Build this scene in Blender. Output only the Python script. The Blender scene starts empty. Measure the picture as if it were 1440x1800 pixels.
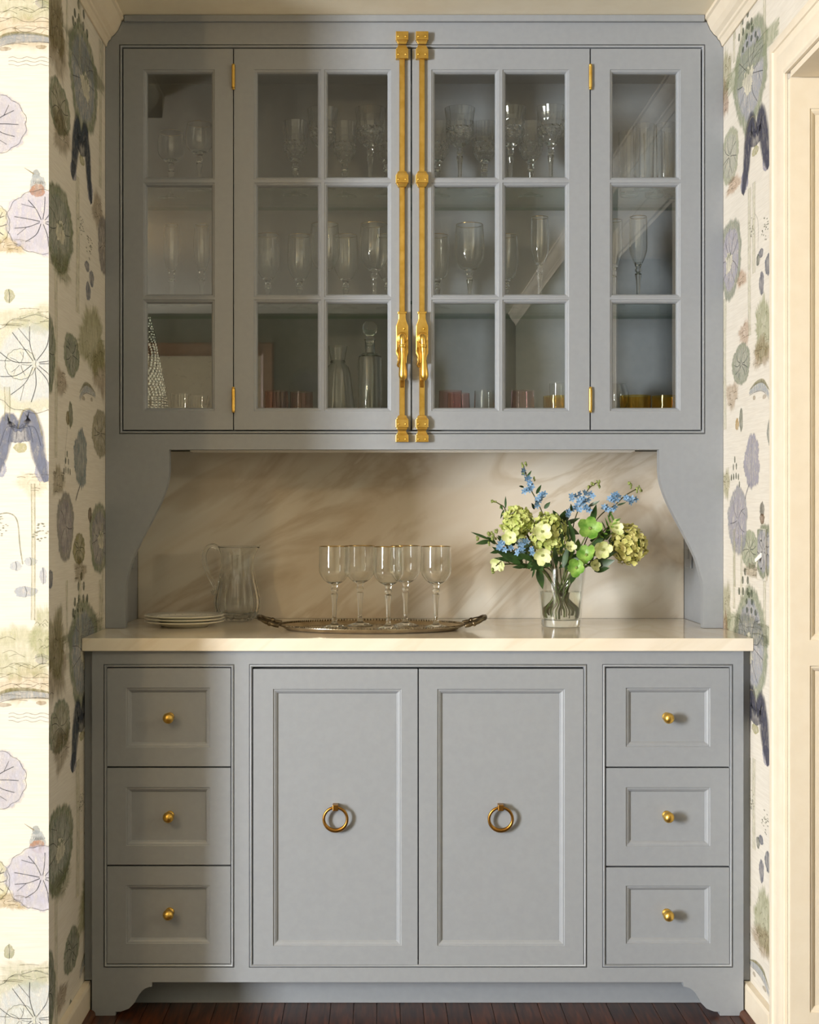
import bpy, bmesh, math, random
from mathutils import Vector, Matrix
random.seed(7)
SC = bpy.context.scene
C = SC.collection
PI = math.pi

# ------------------------------------------------------------------ camera, world, lights, exposure
F, VX, VY, H = 2403.0, 660.0, 905.0, 1.219        # focal length in px, principal point, eye height
cam_d = bpy.data.cameras.new('camera'); cam = bpy.data.objects.new('camera', cam_d); C.objects.link(cam)
cam.location = (0, 0, H); cam.rotation_euler = (PI/2, 0, 0)
cam_d.sensor_fit = 'HORIZONTAL'; cam_d.sensor_width = 36.0; cam_d.lens = F/1440*36
cam_d.shift_x = (720-VX)/1440; cam_d.shift_y = (VY-900)/1440
cam_d.clip_start = 0.01
SC.camera = cam
SC.view_settings.view_transform = 'Standard'; SC.view_settings.look = 'None'
SC.view_settings.gamma = 1; SC.view_settings.use_curve_mapping = False
SC.view_settings.exposure = 0.0
SC.cycles.max_bounces = 20; SC.cycles.transmission_bounces = 20; SC.cycles.transparent_max_bounces = 32
SC.cycles.glossy_bounces = 8; SC.cycles.diffuse_bounces = 6
w = bpy.data.worlds.new('world'); SC.world = w; w.use_nodes = True
w.node_tree.nodes['Background'].inputs[0].default_value = (0.75, 0.85, 1.0, 1)
w.node_tree.nodes['Background'].inputs[1].default_value = 0.35
def area(name, loc, look, sx, sy, power, col):
    l = bpy.data.lights.new(name, 'AREA'); l.shape = 'RECTANGLE'; l.size = sx; l.size_y = sy
    l.energy = power; l.color = col
    o = bpy.data.objects.new(name, l); C.objects.link(o); o.location = loc
    o.rotation_euler = (Vector(look)-Vector(loc)).to_track_quat('-Z', 'Y').to_euler()
    return o
# daylight in the window of the room's far left-hand wall
area('window_daylight', (-4.96, -1.40, 1.5), (0.0, -1.40, 1.5), 1.3, 1.8, 800, (0.95, 0.975, 1.0))

# ------------------------------------------------------------------ measures
XL, XR = -0.712, 0.917                    # alcove side walls
D_CORNER, D_CF, D_BF, D_FILL, D_UF, D_BACK = 2.98, 3.31, 3.325, 3.345, 3.601, 3.946
Z_CT, Z_CEIL = 0.920, 2.533
def X(px, D): return (px-VX)*D/F
def Z(py, D): return H+(VY-py)*D/F

# ------------------------------------------------------------------ materials
def lin(r, g, b, a=1.0):
    f = lambda c: (c/255/12.92) if c/255 <= 0.04045 else ((c/255+0.055)/1.055)**2.4
    return (f(r), f(g), f(b), a)
def mat(name, rgb=(200,200,200), rough=0.5, metal=0.0, spec=0.5, coat=0.0):
    m = bpy.data.materials.new(name); m.use_nodes = True
    p = m.node_tree.nodes['Principled BSDF']
    p.inputs['Base Color'].default_value = lin(*rgb); p.inputs['Roughness'].default_value = rough
    p.inputs['Metallic'].default_value = metal; p.inputs['Specular IOR Level'].default_value = spec
    p.inputs['Coat Weight'].default_value = coat
    return m
def nt(m): return m.node_tree.nodes, m.node_tree.links, m.node_tree.nodes['Principled BSDF']
def noise(m, scale, detail=3, stretch=(1,1,1), dist=0.0, rough=0.5):
    n, l, p = nt(m)
    tc = n.new('ShaderNodeTexCoord'); mp = n.new('ShaderNodeMapping'); mp.inputs['Scale'].default_value = stretch
    t = n.new('ShaderNodeTexNoise'); t.inputs['Scale'].default_value = scale; t.inputs['Detail'].default_value = detail
    t.inputs['Distortion'].default_value = dist; t.inputs['Roughness'].default_value = rough
    l.new(tc.outputs['Object'], mp.inputs['Vector']); l.new(mp.outputs['Vector'], t.inputs['Vector'])
    return t, mp
def ramp(m, src, stops):
    n, l, p = nt(m); r = n.new('ShaderNodeValToRGB')
    e = r.color_ramp.elements
    e[0].position, e[0].color = stops[0][0], lin(*stops[0][1])
    e[1].position, e[1].color = stops[-1][0], lin(*stops[-1][1])
    for pos, c in stops[1:-1]:
        x = e.new(pos); x.color = lin(*c)
    l.new(src, r.inputs[0]); return r
def bump(m, src, strength, dist=0.001):
    n, l, p = nt(m); b = n.new('ShaderNodeBump'); b.inputs['Strength'].default_value = strength
    b.inputs['Distance'].default_value = dist; l.new(src, b.inputs['Height']); l.new(b.outputs[0], p.inputs['Normal'])
def noisy(name, c0, c1, scale, rough=0.5, stretch=(1,1,1), bmp=0.0, metal=0.0, dist=0.0, lo=0.35, hi=0.65, detail=3, spec=0.5):
    m = mat(name, c0, rough, metal, spec); t, _ = noise(m, scale, detail, stretch, dist)
    r = ramp(m, t.outputs['Fac'], [(lo, c0), (hi, c1)])
    m.node_tree.links.new(r.outputs[0], nt(m)[2].inputs['Base Color'])
    if bmp: bump(m, t.outputs['Fac'], bmp)
    return m
M = {}
M['paint'] = noisy('blue_grey_paint', (143,147,152), (146,150,155), 60, 0.42, bmp=0.02)
M['inside'] = noisy('shaded_blue_grey_paint', (132,136,140), (136,140,144), 40, 0.5)  # the same blue-grey paint with the cabinet's inner shade put into its colour
M['trim'] = noisy('cream_trim_paint', (228,215,192), (231,219,197), 30, 0.35)
M['ceiling'] = noisy('ceiling_paint', (236,227,205), (239,231,210), 20, 0.8)
M['paper'] = noisy('grasscloth_paper', (209,202,189), (219,213,201), 90, 0.85, stretch=(0.15,0.15,4), bmp=0.25, detail=5)
M['rear_paper'] = noisy('darkened_grasscloth', (122,120,100), (130,127,106), 90, 0.85, stretch=(0.15,0.15,4))  # the same wallpaper, darkened so the unseen walls bounce less light
M['plain_wall'] = noisy('plain_wall_paint', (122,114,96), (127,119,101), 10, 0.8)
M['brass'] = noisy('unlacquered_brass', (212,170,80), (228,190,102), 45, 0.36, metal=1.0, detail=5)
M['dark_brass'] = noisy('aged_brass', (150,108,48), (176,130,62), 60, 0.33, metal=1.0)
M['silver'] = noisy('tarnished_silver', (176,160,132), (205,192,166), 40, 0.2, metal=1.0, detail=5)
M['dark_silver'] = noisy('dark_silver', (88,76,58), (130,116,92), 60, 0.35, metal=1.0)
M['chrome'] = mat('polished_steel', (225,222,212), 0.15, 1.0)
M['white_plastic'] = mat('white_plastic', (242,238,230), 0.3)
M['black'] = mat('black_metal', (20,18,16), 0.5)
M['china'] = mat('ivory_china', (238,234,220), 0.15, coat=0.4)
M['gold'] = mat('gold_band', (206,168,104), 0.22, 1.0)
M['stem'] = noisy('green_stem', (70,92,40), (104,120,58), 50, 0.5)
M['dark_stem'] = noisy('brown_green_stem', (66,58,30), (92,92,44), 60, 0.5)
M['leaf'] = noisy('dark_leaf', (34,58,26), (58,88,40), 40, 0.4)
M['midleaf'] = noisy('mid_leaf', (74,116,34), (112,150,56), 40, 0.4)
M['hydrangea'] = noisy('lime_hydrangea', (168,182,84), (210,214,140), 55, 0.55, lo=0.3, hi=0.7)
M['hydrangea2'] = noisy('yellow_hydrangea', (182,182,92), (214,206,138), 55, 0.55, lo=0.3, hi=0.7)
M['hellebore'] = noisy('pale_hellebore', (196,208,128), (232,234,186), 70, 0.5)
M['hellebore_green'] = noisy('green_hellebore', (84,134,40), (150,184,88), 45, 0.45)
M['blue'] = noisy('blue_tweedia', (92,134,172), (136,168,198), 90, 0.55)
M['bud'] = noisy('green_bud', (112,128,60), (150,158,90), 70, 0.5)
M['gap_shade'] = mat('gap_shade_black', (30,30,30), 0.8)  # near-black colour standing in for shade in the drawer and door gaps
# petals let some light through
for k in ('hydrangea','hydrangea2','hellebore','hellebore_green','blue','midleaf'):
    nt(M[k])[2].inputs['Subsurface Weight'].default_value = 0.0

def marble(name, base, warm, vein, scale=1.0, rough=0.16):
    m = mat(name, base, rough); n, l, p = nt(m)
    tc = n.new('ShaderNodeTexCoord'); mp = n.new('ShaderNodeMapping')
    mp.vector_type = 'TEXTURE'; mp.inputs['Rotation'].default_value = (0, math.radians(-36), 0); mp.inputs['Scale'].default_value = (.62/scale, .6/scale, .17/scale)
    l.new(tc.outputs['Object'], mp.inputs[0])
    t1 = n.new('ShaderNodeTexNoise'); t1.inputs['Scale'].default_value = 1.3; t1.inputs['Detail'].default_value = 4; t1.inputs['Distortion'].default_value = 0.8
    t2 = n.new('ShaderNodeTexNoise'); t2.inputs['Scale'].default_value = 0.8; t2.inputs['Detail'].default_value = 5; t2.inputs['Distortion'].default_value = 1.1; t2.inputs['Roughness'].default_value = 0.55
    l.new(mp.outputs[0], t1.inputs[0]); l.new(mp.outputs[0], t2.inputs[0])
    r1 = ramp(m, t1.outputs['Fac'], [(0.35, base), (0.62, warm)])
    r2 = ramp(m, t2.outputs['Fac'], [(0.43, (0,0,0)), (0.50, (178,178,178)), (0.54, (0,0,0))])
    mx = n.new('ShaderNodeMix'); mx.data_type = 'RGBA'
    l.new(r2.outputs[0], mx.inputs[0]); l.new(r1.outputs[0], mx.inputs[6]); mx.inputs[7].default_value = lin(*vein)
    l.new(mx.outputs[2], p.inputs['Base Color']); return m
M['marble'] = marble('cream_marble', (228,221,208), (218,206,188), (180,158,126))
M['marble_top'] = marble('cream_marble_counter', (236,228,212), (228,216,196), (218,204,180), rough=0.09)

m = mat('red_oak_floor', (70,34,16), 0.32); n, l, p = nt(m)
tc = n.new('ShaderNodeTexCoord'); mp = n.new('ShaderNodeMapping'); mp.inputs['Scale'].default_value = (1, 0.07, 1)
oi = n.new('ShaderNodeObjectInfo'); vm = n.new('ShaderNodeVectorMath'); vm.operation = 'ADD'
l.new(tc.outputs['Object'], vm.inputs[0]); l.new(oi.outputs['Random'], vm.inputs[1]); l.new(vm.outputs[0], mp.inputs[0])
t = n.new('ShaderNodeTexNoise'); t.inputs['Scale'].default_value = 130; t.inputs['Detail'].default_value = 4; t.inputs['Distortion'].default_value = 0.6
l.new(mp.outputs[0], t.inputs[0])
r = ramp(m, t.outputs['Fac'], [(0.32, (30,13,7)), (0.5, (64,32,15)), (0.7, (94,50,25))])
hs = n.new('ShaderNodeHueSaturation'); mr = n.new('ShaderNodeMapRange'); mr.inputs[3].default_value = 0.75; mr.inputs[4].default_value = 1.2
l.new(oi.outputs['Random'], mr.inputs[0]); l.new(mr.outputs[0], hs.inputs['Value']); l.new(r.outputs[0], hs.inputs['Color']); l.new(hs.outputs[0], p.inputs['Base Color'])
M['floor'] = m
m = noisy('stained_wood', (60,30,14), (96,56,28), 40, 0.35, stretch=(6,0.4,6)); M['shoe'] = m
m = noisy('frame_wood', (120,80,44), (150,104,60), 30, 0.4, stretch=(4,4,0.6)); M['frame_wood'] = m
m = noisy('foxed_mirror', (214,200,168), (120,100,70), 55, 0.35, lo=0.62, hi=0.72); M['foxed'] = m

def thin_glass(name, tint, f0=0.045, dirt=0.0):
    """clear pane: straight transmission plus a Schlick reflection"""
    m = bpy.data.materials.new(name); m.use_nodes = True; n = m.node_tree.nodes; l = m.node_tree.links; n.clear()
    out = n.new('ShaderNodeOutputMaterial'); mix = n.new('ShaderNodeMixShader')
    tr = n.new('ShaderNodeBsdfTransparent'); tr.inputs[0].default_value = tint
    gl = n.new('ShaderNodeBsdfGlossy'); gl.inputs['Roughness'].default_value = 0.0; gl.inputs['Color'].default_value = (1,1,1,1)
    g = n.new('ShaderNodeNewGeometry'); d = n.new('ShaderNodeVectorMath'); d.operation = 'DOT_PRODUCT'
    l.new(g.outputs['Normal'], d.inputs[0]); l.new(g.outputs['Incoming'], d.inputs[1])
    def mth(op, a, b=None):
        x = n.new('ShaderNodeMath'); x.operation = op
        for i, v in enumerate((a, b)):
            if v is None: continue
            if isinstance(v, (int, float)): x.inputs[i].default_value = v
            else: l.new(v, x.inputs[i])
        return x.outputs[0]
    c = mth('ABSOLUTE', d.outputs['Value']); c = mth('SUBTRACT', 1.0, c); c = mth('POWER', c, 5.0)
    c = mth('MULTIPLY', c, 1-f0); c = mth('ADD', c, f0)
    l.new(c, mix.inputs[0]); l.new(tr.outputs[0], mix.inputs[1]); l.new(gl.outputs[0], mix.inputs[2]); l.new(mix.outputs[0], out.inputs[0])
    return m
M['pane'] = thin_glass('window_glass', (0.975,0.985,0.98,1), 0.05)
M['shelf_glass'] = thin_glass('shelf_glass', (0.90,0.965,0.93,1), 0.06)
M['vase_glass'] = thin_glass('vase_glass', (0.97,0.98,0.97,1), 0.07)
def glass(name, col, ior=1.45, rough=0.0):
    m = bpy.data.materials.new(name); m.use_nodes = True; n = m.node_tree.nodes; n.clear()
    o = n.new('ShaderNodeOutputMaterial'); g = n.new('ShaderNodeBsdfGlass')
    g.inputs['Color'].default_value = col; g.inputs['IOR'].default_value = ior; g.inputs['Roughness'].default_value = rough
    m.node_tree.links.new(g.outputs[0], o.inputs[0]); return m
M['crystal'] = glass('crystal_glass', (0.985,0.99,0.985,1), 1.5)
M['pink'] = glass('pink_glass', (0.965,0.86,0.85,1), 1.42)
M['amber'] = glass('amber_glass', (0.98,0.84,0.42,1), 1.42)
M['water'] = glass('water', (0.98,0.99,0.97,1), 1.33)
M['shelf_edge'] = glass('green_glass_edge', (0.30,0.52,0.42,1), 1.45, 0.1)
m = bpy.data.materials.new('wallpaper_ink'); m.use_nodes = True; n, l, p = nt(m)
at_ = n.new('ShaderNodeAttribute'); at_.attribute_name = 'ink'
tc = n.new('ShaderNodeTexCoord'); mp = n.new('ShaderNodeMapping'); mp.inputs['Scale'].default_value = (1,1,0.35)
t = n.new('ShaderNodeTexNoise'); t.inputs['Scale'].default_value = 110; t.inputs['Detail'].default_value = 6; t.inputs['Roughness'].default_value = 0.7
l.new(tc.outputs['Object'], mp.inputs[0]); l.new(mp.outputs[0], t.inputs[0])
mr = n.new('ShaderNodeMapRange'); mr.inputs[1].default_value = 0.3; mr.inputs[2].default_value = 0.7; mr.inputs[3].default_value = 0.45; mr.inputs[4].default_value = 1.35; mr.clamp = True
l.new(t.outputs['Fac'], mr.inputs[0])
mu = n.new('ShaderNodeMath'); mu.operation = 'MULTIPLY'; mu.use_clamp = True
l.new(at_.outputs['Alpha'], mu.inputs[0]); l.new(mr.outputs[0], mu.inputs[1])
l.new(at_.outputs['Color'], p.inputs['Base Color']); l.new(mu.outputs[0], p.inputs['Alpha'])
p.inputs['Roughness'].default_value = 0.85; p.inputs['Specular IOR Level'].default_value = 0.1
M['ink'] = m

# ------------------------------------------------------------------ mesh helpers
ORG = {}                                    # world origin of every object built
class MB:
    def __init__(s): s.v = []; s.f = []; s.mi = []
    def add(s, vs, fs, mi=0):
        b = len(s.v); s.v += [tuple(x) for x in vs]
        for q in fs: s.f.append(tuple(b+i for i in q)); s.mi.append(mi)
        return s
    def box(s, x0, x1, y0, y1, z0, z1, mi=0):
        vs = [(x0,y0,z0),(x1,y0,z0),(x1,y1,z0),(x0,y1,z0),(x0,y0,z1),(x1,y0,z1),(x1,y1,z1),(x0,y1,z1)]
        return s.add(vs, [(0,3,2,1),(4,5,6,7),(0,1,5,4),(1,2,6,5),(2,3,7,6),(3,0,4,7)], mi)
    def prism_y(s, poly, y0, y1, mi=0):         # polygon in (x, z), counter-clockwise seen from -y, extruded along y
        n_ = len(poly); vs = [(x,y0,z) for x,z in poly]+[(x,y1,z) for x,z in poly]
        fs = [tuple(range(n_)), tuple(range(2*n_-1, n_-1, -1))]
        fs += [(i, i+n_, (i+1)%n_+n_, (i+1)%n_) for i in range(n_)]
        return s.add(vs, fs, mi)
    def prism_along(s, prof, a, b, u, v):       # profile (p, q) in the plane of u and v, from a to b
        a, b, u, v = Vector(a), Vector(b), Vector(u), Vector(v); n_ = len(prof)
        vs = [a+u*p_+v*q for p_, q in prof]+[b+u*p_+v*q for p_, q in prof]
        fs = [tuple(range(n_)), tuple(range(2*n_-1, n_-1, -1))]+[(i, i+n_, (i+1)%n_+n_, (i+1)%n_) for i in range(n_)]
        return s.add(vs, fs)
    def lathe(s, prof, c=(0,0,0), n_=32, axis='z', mod=None, mi=0):
        vs, fs = [], []
        for j, (r, h) in enumerate(prof):
            for i in range(n_):
                a = 2*PI*i/n_; rr = r*(mod(a, h, j) if mod else 1)
                if axis == 'z': vs.append((c[0]+rr*math.cos(a), c[1]+rr*math.sin(a), c[2]+h))
                else: vs.append((c[0]+rr*math.cos(a), c[1]-h, c[2]+rr*math.sin(a)))   # axis towards the room (-y)
        for j in range(len(prof)-1):
            for i in range(n_):
                k = (i+1)%n_; q = (j*n_+i, j*n_+k, (j+1)*n_+k, (j+1)*n_+i)
                fs.append(q)
        fs.append(tuple(range(n_-1, -1, -1))); fs.append(tuple((len(prof)-1)*n_+i for i in range(n_)))
        return s.add(vs, fs, mi)
    def tube(s, path, rad, n_=10, mi=0, closed=False, flat=1.0):
        P = [Vector(p_) for p_ in path]; k = len(P); R = rad if isinstance(rad, (list, tuple)) else [rad]*k
        vs, fs = [], []; up = None
        for i in range(k):
            if closed: t_ = (P[(i+1)%k]-P[i-1])
            else: t_ = P[min(i+1,k-1)]-P[max(i-1,0)]
            t_.normalize()
            if up is None:
                up = Vector((0,0,1)) if abs(t_.z) < 0.9 else Vector((1,0,0))
            a = t_.cross(up)
            if a.length < 1e-6: a = t_.orthogonal()
            a.normalize(); b = a.cross(t_).normalized(); up = b
            for j in range(n_):
                th = 2*PI*j/n_; vs.append(P[i]+a*(R[i]*math.cos(th))+b*(R[i]*flat*math.sin(th)))
        m_ = k if closed else k-1
        for i in range(m_):
            for j in range(n_):
                q = (j+1)%n_; i2 = (i+1)%k
                fs.append((i*n_+j, i*n_+q, i2*n_+q, i2*n_+j))
        if not closed: fs += [tuple(range(n_-1,-1,-1)), tuple((k-1)*n_+j for j in range(n_))]
        return s.add(vs, fs, mi)
    def ball(s, c, r, nu=12, nv=8, sq=(1,1,1), mi=0):
        vs = [(c[0], c[1], c[2]+r*sq[2])]; fs = []
        for j in range(1, nv):
            ph = PI*j/nv
            for i in range(nu):
                a = 2*PI*i/nu
                vs.append((c[0]+r*sq[0]*math.sin(ph)*math.cos(a), c[1]+r*sq[1]*math.sin(ph)*math.sin(a), c[2]+r*sq[2]*math.cos(ph)))
        vs.append((c[0], c[1], c[2]-r*sq[2])); e = len(vs)-1
        for i in range(nu): k = (i+1)%nu; fs.append((0, 1+i, 1+k)); fs.append((e, e-nu+k, e-nu+i))
        for j in range(nv-2):
            for i in range(nu):
                k = (i+1)%nu; fs.append((1+j*nu+i, 1+(j+1)*nu+i, 1+(j+1)*nu+k, 1+j*nu+k))
        return s.add(vs, fs, mi)
    def build(s, name, mats, parent=None, smooth=False, bevel=0.0, seg=1, auto=None):
        org = Vector(ORG.get(parent.name, (0,0,0))) if parent else Vector((0,0,0))
        me = bpy.data.meshes.new(name); me.from_pydata([tuple(Vector(v_)-org) for v_ in s.v], [], s.f)
        bm = bmesh.new(); bm.from_mesh(me)
        bmesh.ops.recalc_face_normals(bm, faces=bm.faces); bm.to_mesh(me); bm.free()
        o = bpy.data.objects.new(name, me); C.objects.link(o)
        for x in (mats if isinstance(mats, (list, tuple)) else [mats]): me.materials.append(M[x] if isinstance(x, str) else x)
        if any(s.mi): me.polygons.foreach_set('material_index', s.mi)
        if smooth: me.polygons.foreach_set('use_smooth', [True]*len(me.polygons))
        if smooth and auto: me.set_sharp_from_angle(angle=math.radians(auto))
        if bevel:
            b = o.modifiers.new('edge', 'BEVEL'); b.width = bevel; b.segments = seg; b.limit_method = 'ANGLE'; b.angle_limit = math.radians(40)
        if parent: o.parent = parent
        ORG[o.name] = tuple(org)
        return o
def tag(o, label, cat, group=None):
    o['label'] = label; o['category'] = cat
    if group: o['group'] = group
    return o
def thing(name, label, cat, loc=(0,0,0), group=None):
    o = bpy.data.objects.new(name, None); C.objects.link(o); o.location = loc; o.empty_display_size = 0.05
    ORG[o.name] = tuple(loc); return tag(o, label, cat, group)
def struct(o): o['kind'] = 'structure'; return o
def dup(root, loc, label=None, group=None, rotz=0.0):
    def rec(o, parent):
        c = o.copy(); C.objects.link(c); c.parent = parent
        for ch in [x for x in o.children]: rec(ch, c)
        return c
    r_ = rec(root, None); r_.location = loc; r_.rotation_euler = (0,0,rotz)
    if label: r_['label'] = label
    if group: r_['group'] = group
    return r_
def bez(p0, p1, p2, p3, k=10):
    out = []
    for i in range(k+1):
        t_ = i/k; u = 1-t_
        out.append(tuple(u**3*a+3*u*u*t_*b+3*u*t_*t_*c+t_**3*d for a, b, c, d in zip(p0,p1,p2,p3)))
    return out
def smooth_path(pts, k=6):
    """Catmull-Rom through the points"""
    P = [Vector(p_) for p_ in pts]; out = []
    for i in range(len(P)-1):
        a, b, c, d = P[max(i-1,0)], P[i], P[i+1], P[min(i+2,len(P)-1)]
        for j in range(k):
            t_ = j/k; out.append(0.5*((2*b)+(c-a)*t_+(2*a-5*b+4*c-d)*t_*t_+(3*b-a-3*c+d)*t_**3))
    out.append(P[-1]); return out

# ------------------------------------------------------------------ joinery helpers
def ring(mb, x0, x1, z0, z1, prof, mi=0):
    """rectangular moulding: profile of (inset from the rectangle, y)"""
    vs, fs = [], []; k = len(prof)
    for i_, y in prof: vs += [(x0+i_,y,z0+i_),(x1-i_,y,z0+i_),(x1-i_,y,z1-i_),(x0+i_,y,z1-i_)]
    for j in range(k-1):
        for c in range(4):
            d = (c+1)%4; fs.append((j*4+c, j*4+d, (j+1)*4+d, (j+1)*4+c))
    return mb.add(vs, fs, mi)
def front(mb, x0, x1, z0, z1, yf, th, cols, rows, prof, through):
    """a door or drawer front with moulded rectangular recesses (or openings)"""
    def grid(y, ins, flip):
        xs = [x0]+[q for c in cols for q in (c[0]+ins, c[1]-ins)]+[x1]
        zs = [z0]+[q for c in rows for q in (c[0]+ins, c[1]-ins)]+[z1]
        nx = len(xs); vs = [(x_, y, z_) for z_ in zs for x_ in xs]; fs = []
        for j in range(len(zs)-1):
            for i in range(nx-1):
                if flip is not None and i % 2 and j % 2: continue
                fs.append((j*nx+i, j*nx+i+1, (j+1)*nx+i+1, (j+1)*nx+i))
        mb.add(vs, fs)
    grid(yf, 0, 1)
    p_ = [(i_, yf+d) for i_, d in prof]
    if through: p_.append((prof[-1][0], yf+th))
    for c in cols:
        for r_ in rows: ring(mb, c[0], c[1], r_[0], r_[1], p_)
    grid(yf+th, prof[-1][0], 1 if through else None)
    mb.add([(x0,yf,z0),(x1,yf,z0),(x1,yf,z1),(x0,yf,z1),(x0,yf+th,z0),(x1,yf+th,z0),(x1,yf+th,z1),(x0,yf+th,z1)],
           [(0,1,5,4),(1,2,6,5),(2,3,7,6),(3,0,4,7)])
    return mb
STICK = [(0,0),(0.0012,0.0028),(0.0035,0.0022),(0.0065,0.005),(0.0090,0.0105)]
PANEL = [(0,0),(0.0012,0.0026),(0.0040,0.0024),(0.0085,0.0050),(0.0125,0.0095)]
def bead(mb, x0, x1, z0, z1, D):
    ring(mb, x0, x1, z0, z1, [(0,D+.02),(0,D+.0012),(.0012,D-.001),(.0030,D-.0022),(.0048,D-.001),(.006,D+.0012),(.006,D+.02)])

# ------------------------------------------------------------------ the room
fl = struct(MB().box(-5.1,2.4,-3.3,4.05,-0.05,-0.012).build('floor', 'floor'))
pw = 0.0572; x = -0.74; proto = None; k = 0
while x < 1.0:
    if proto is None:
        proto = MB().box(0.0006,pw-0.0006,0,1.15,-0.014,0).build('plank', 'floor', fl, bevel=0.0006)
        o = proto
    else:
        o = proto.copy(); C.objects.link(o)
    o.location = (x, 2.55 if k % 3 else 2.42, 0); x += pw; k += 1
MB().box(-5.1,2.4,-3.3,2.42,-0.012,-0.0005).build('near_boards', 'floor', fl)
struct(MB().box(-5.1,2.4,-3.3,4.05,Z_CEIL,Z_CEIL+0.05).build('ceiling', 'ceiling'))
struct(MB().box(XL-0.05,XR+0.05,D_BACK+0.022,4.05,0,Z_CEIL).build('wall_back', 'plain_wall'))
wall_l = struct(MB().box(XL-0.05,XL,D_CORNER+0.05,4.05,0,Z_CEIL).build('wall_left', 'paper'))
wall_f = struct(MB().box(-5.1,XL,D_CORNER,D_CORNER+0.05,0,Z_CEIL).build('wall_left_front', 'paper'))
# right wall with a cased opening
OP0, OP1, OPZ = 2.06, 3.04, 2.20
wall_r = struct(MB().box(XR,XR+0.16,OP1,4.05,0,Z_CEIL).box(XR,XR+0.16,OP0,OP1,OPZ,Z_CEIL).build('wall_right', 'paper'))
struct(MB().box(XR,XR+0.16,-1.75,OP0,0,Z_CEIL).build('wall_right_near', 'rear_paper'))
struct(MB().box(2.3,2.4,-1.75,4.05,0,Z_CEIL).build('wall_hall', 'plain_wall'))
struct(MB().box(XR+0.16,2.4,4.0,4.05,0,Z_CEIL).build('wall_hall_end', 'plain_wall'))
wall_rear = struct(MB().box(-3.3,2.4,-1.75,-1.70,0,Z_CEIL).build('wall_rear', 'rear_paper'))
struct(MB().box(-3.35,-3.3,-3.3,-1.70,0,Z_CEIL).box(-5.1,-3.35,-3.3,-3.25,0,Z_CEIL).build('wall_rear_far', 'plain_wall'))
# far left wall with the window that lights the room
WY0, WY1, WZ0, WZ1 = -2.1, -0.7, 0.55, 2.4
struct(MB().box(-5.1,-5.02,-3.3,WY0,0,Z_CEIL).box(-5.1,-5.02,WY1,D_CORNER,0,Z_CEIL).box(-5.1,-5.02,WY0,WY1,0,WZ0).box(-5.1,-5.02,WY0,WY1,WZ1,Z_CEIL).build('wall_far_left', 'plain_wall'))
wm = MB()
for a, b in ((WY0,WY0+.06),(WY1-.06,WY1),(-1.43,-1.37)): wm.box(-5.05,-5.0,a,b,WZ0,WZ1)
for a, b in ((WZ0,WZ0+.06),(WZ1-.06,WZ1),(1.47,1.53)): wm.box(-5.05,-5.0,WY0,WY1,a,b)
win = struct(wm.build('window_1', 'trim'))
MB().box(-5.028,-5.024,WY0+.03,WY1-.03,WZ0+.03,WZ1-.03).build('pane', 'pane', win)

# crown mouldings
CR = [(0,0),(.050,0),(.050,-.010),(.044,-.013),(.040,-.022),(.034,-.036),(.025,-.048),(.016,-.055),(.0145,-.061),(.010,-.064),(.006,-.072),(.004,-.080),(0,-.080)]
e = 0.0005
struct(MB().prism_along(CR, (XL+e,D_CORNER+e,Z_CEIL-e), (XL+e,D_UF-e,Z_CEIL-e), (1,0,0), (0,0,1)).build('trim_1', 'trim', bevel=0.0004))
struct(MB().prism_along(CR, (XR-e,-1.69,Z_CEIL-e), (XR-e,D_UF-e,Z_CEIL-e), (-1,0,0), (0,0,1)).build('trim_2', 'trim', bevel=0.0004))
struct(MB().prism_along(CR, (-5.0,D_CORNER-e,Z_CEIL-e), (XL+.05,D_CORNER-e,Z_CEIL-e), (0,-1,0), (0,0,1)).build('trim_3', 'trim'))
# baseboards with stained shoe moulding
BB = [(0,.0005),(.0165,.0005),(.0165,.070),(.014,.079),(0,.079)]
SH = [(.017,.0005),(.031,.0005),(.030,.008),(.026,.013),(.017,.016)]
b = struct(MB().prism_along(BB, (XL+e,D_CORNER,0), (XL+e,D_FILL-e,0), (1,0,0), (0,0,1)).build('baseboard_left', 'trim'))
MB().prism_along(SH, (XL+e,D_CORNER,0), (XL+e,D_BF-e,0), (1,0,0), (0,0,1)).build('shoe_moulding', 'shoe', b, smooth=True, auto=40)
b = struct(MB().prism_along(BB, (XR-e,3.131,0), (XR-e,D_FILL-e,0), (-1,0,0), (0,0,1)).build('baseboard_right', 'trim'))
MB().prism_along(SH, (XR-e,3.131,0), (XR-e,D_BF-e,0), (-1,0,0), (0,0,1)).build('shoe_moulding', 'shoe', b, smooth=True, auto=40)
struct(MB().prism_along(BB, (-5.0,D_CORNER-e,0), (XL,D_CORNER-e,0), (0,-1,0), (0,0,1)).build('baseboard_left_front', 'trim'))
# door casing swept round the opening, and the panelled jamb
CAS = [(0,0),(0,.012),(.004,.015),(.010,.013),(.016,.013),(.022,.016),(.060,.019),(.070,.018),(.078,.021),(.088,.021),(.090,.028),(.108,.030),(.115,.028),(.115,0)]
CAS = [(a_*.78, b_*.52) for a_, b_ in CAS]
path = [((OP1,0.0005),(1,0)),((OP1,OPZ),(1,1)),((OP0,OPZ),(-1,1)),((OP0,0.0005),(-1,0))]
vs, fs = [], []; k = len(CAS)
for (py_, pz_), (my, mz) in path: vs += [(XR-e-q, py_+my*p_, pz_+mz*p_) for p_, q in CAS]
for i in range(3): fs += [(i*k+j, i*k+j+1, (i+1)*k+j+1, (i+1)*k+j) for j in range(k-1)]
fs += [tuple(range(k)), tuple(range(3*k, 4*k))]
struct(MB().add(vs, fs).build('trim_4', 'trim', smooth=True, auto=25))
J = OP1-.001
jm = MB()
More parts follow.
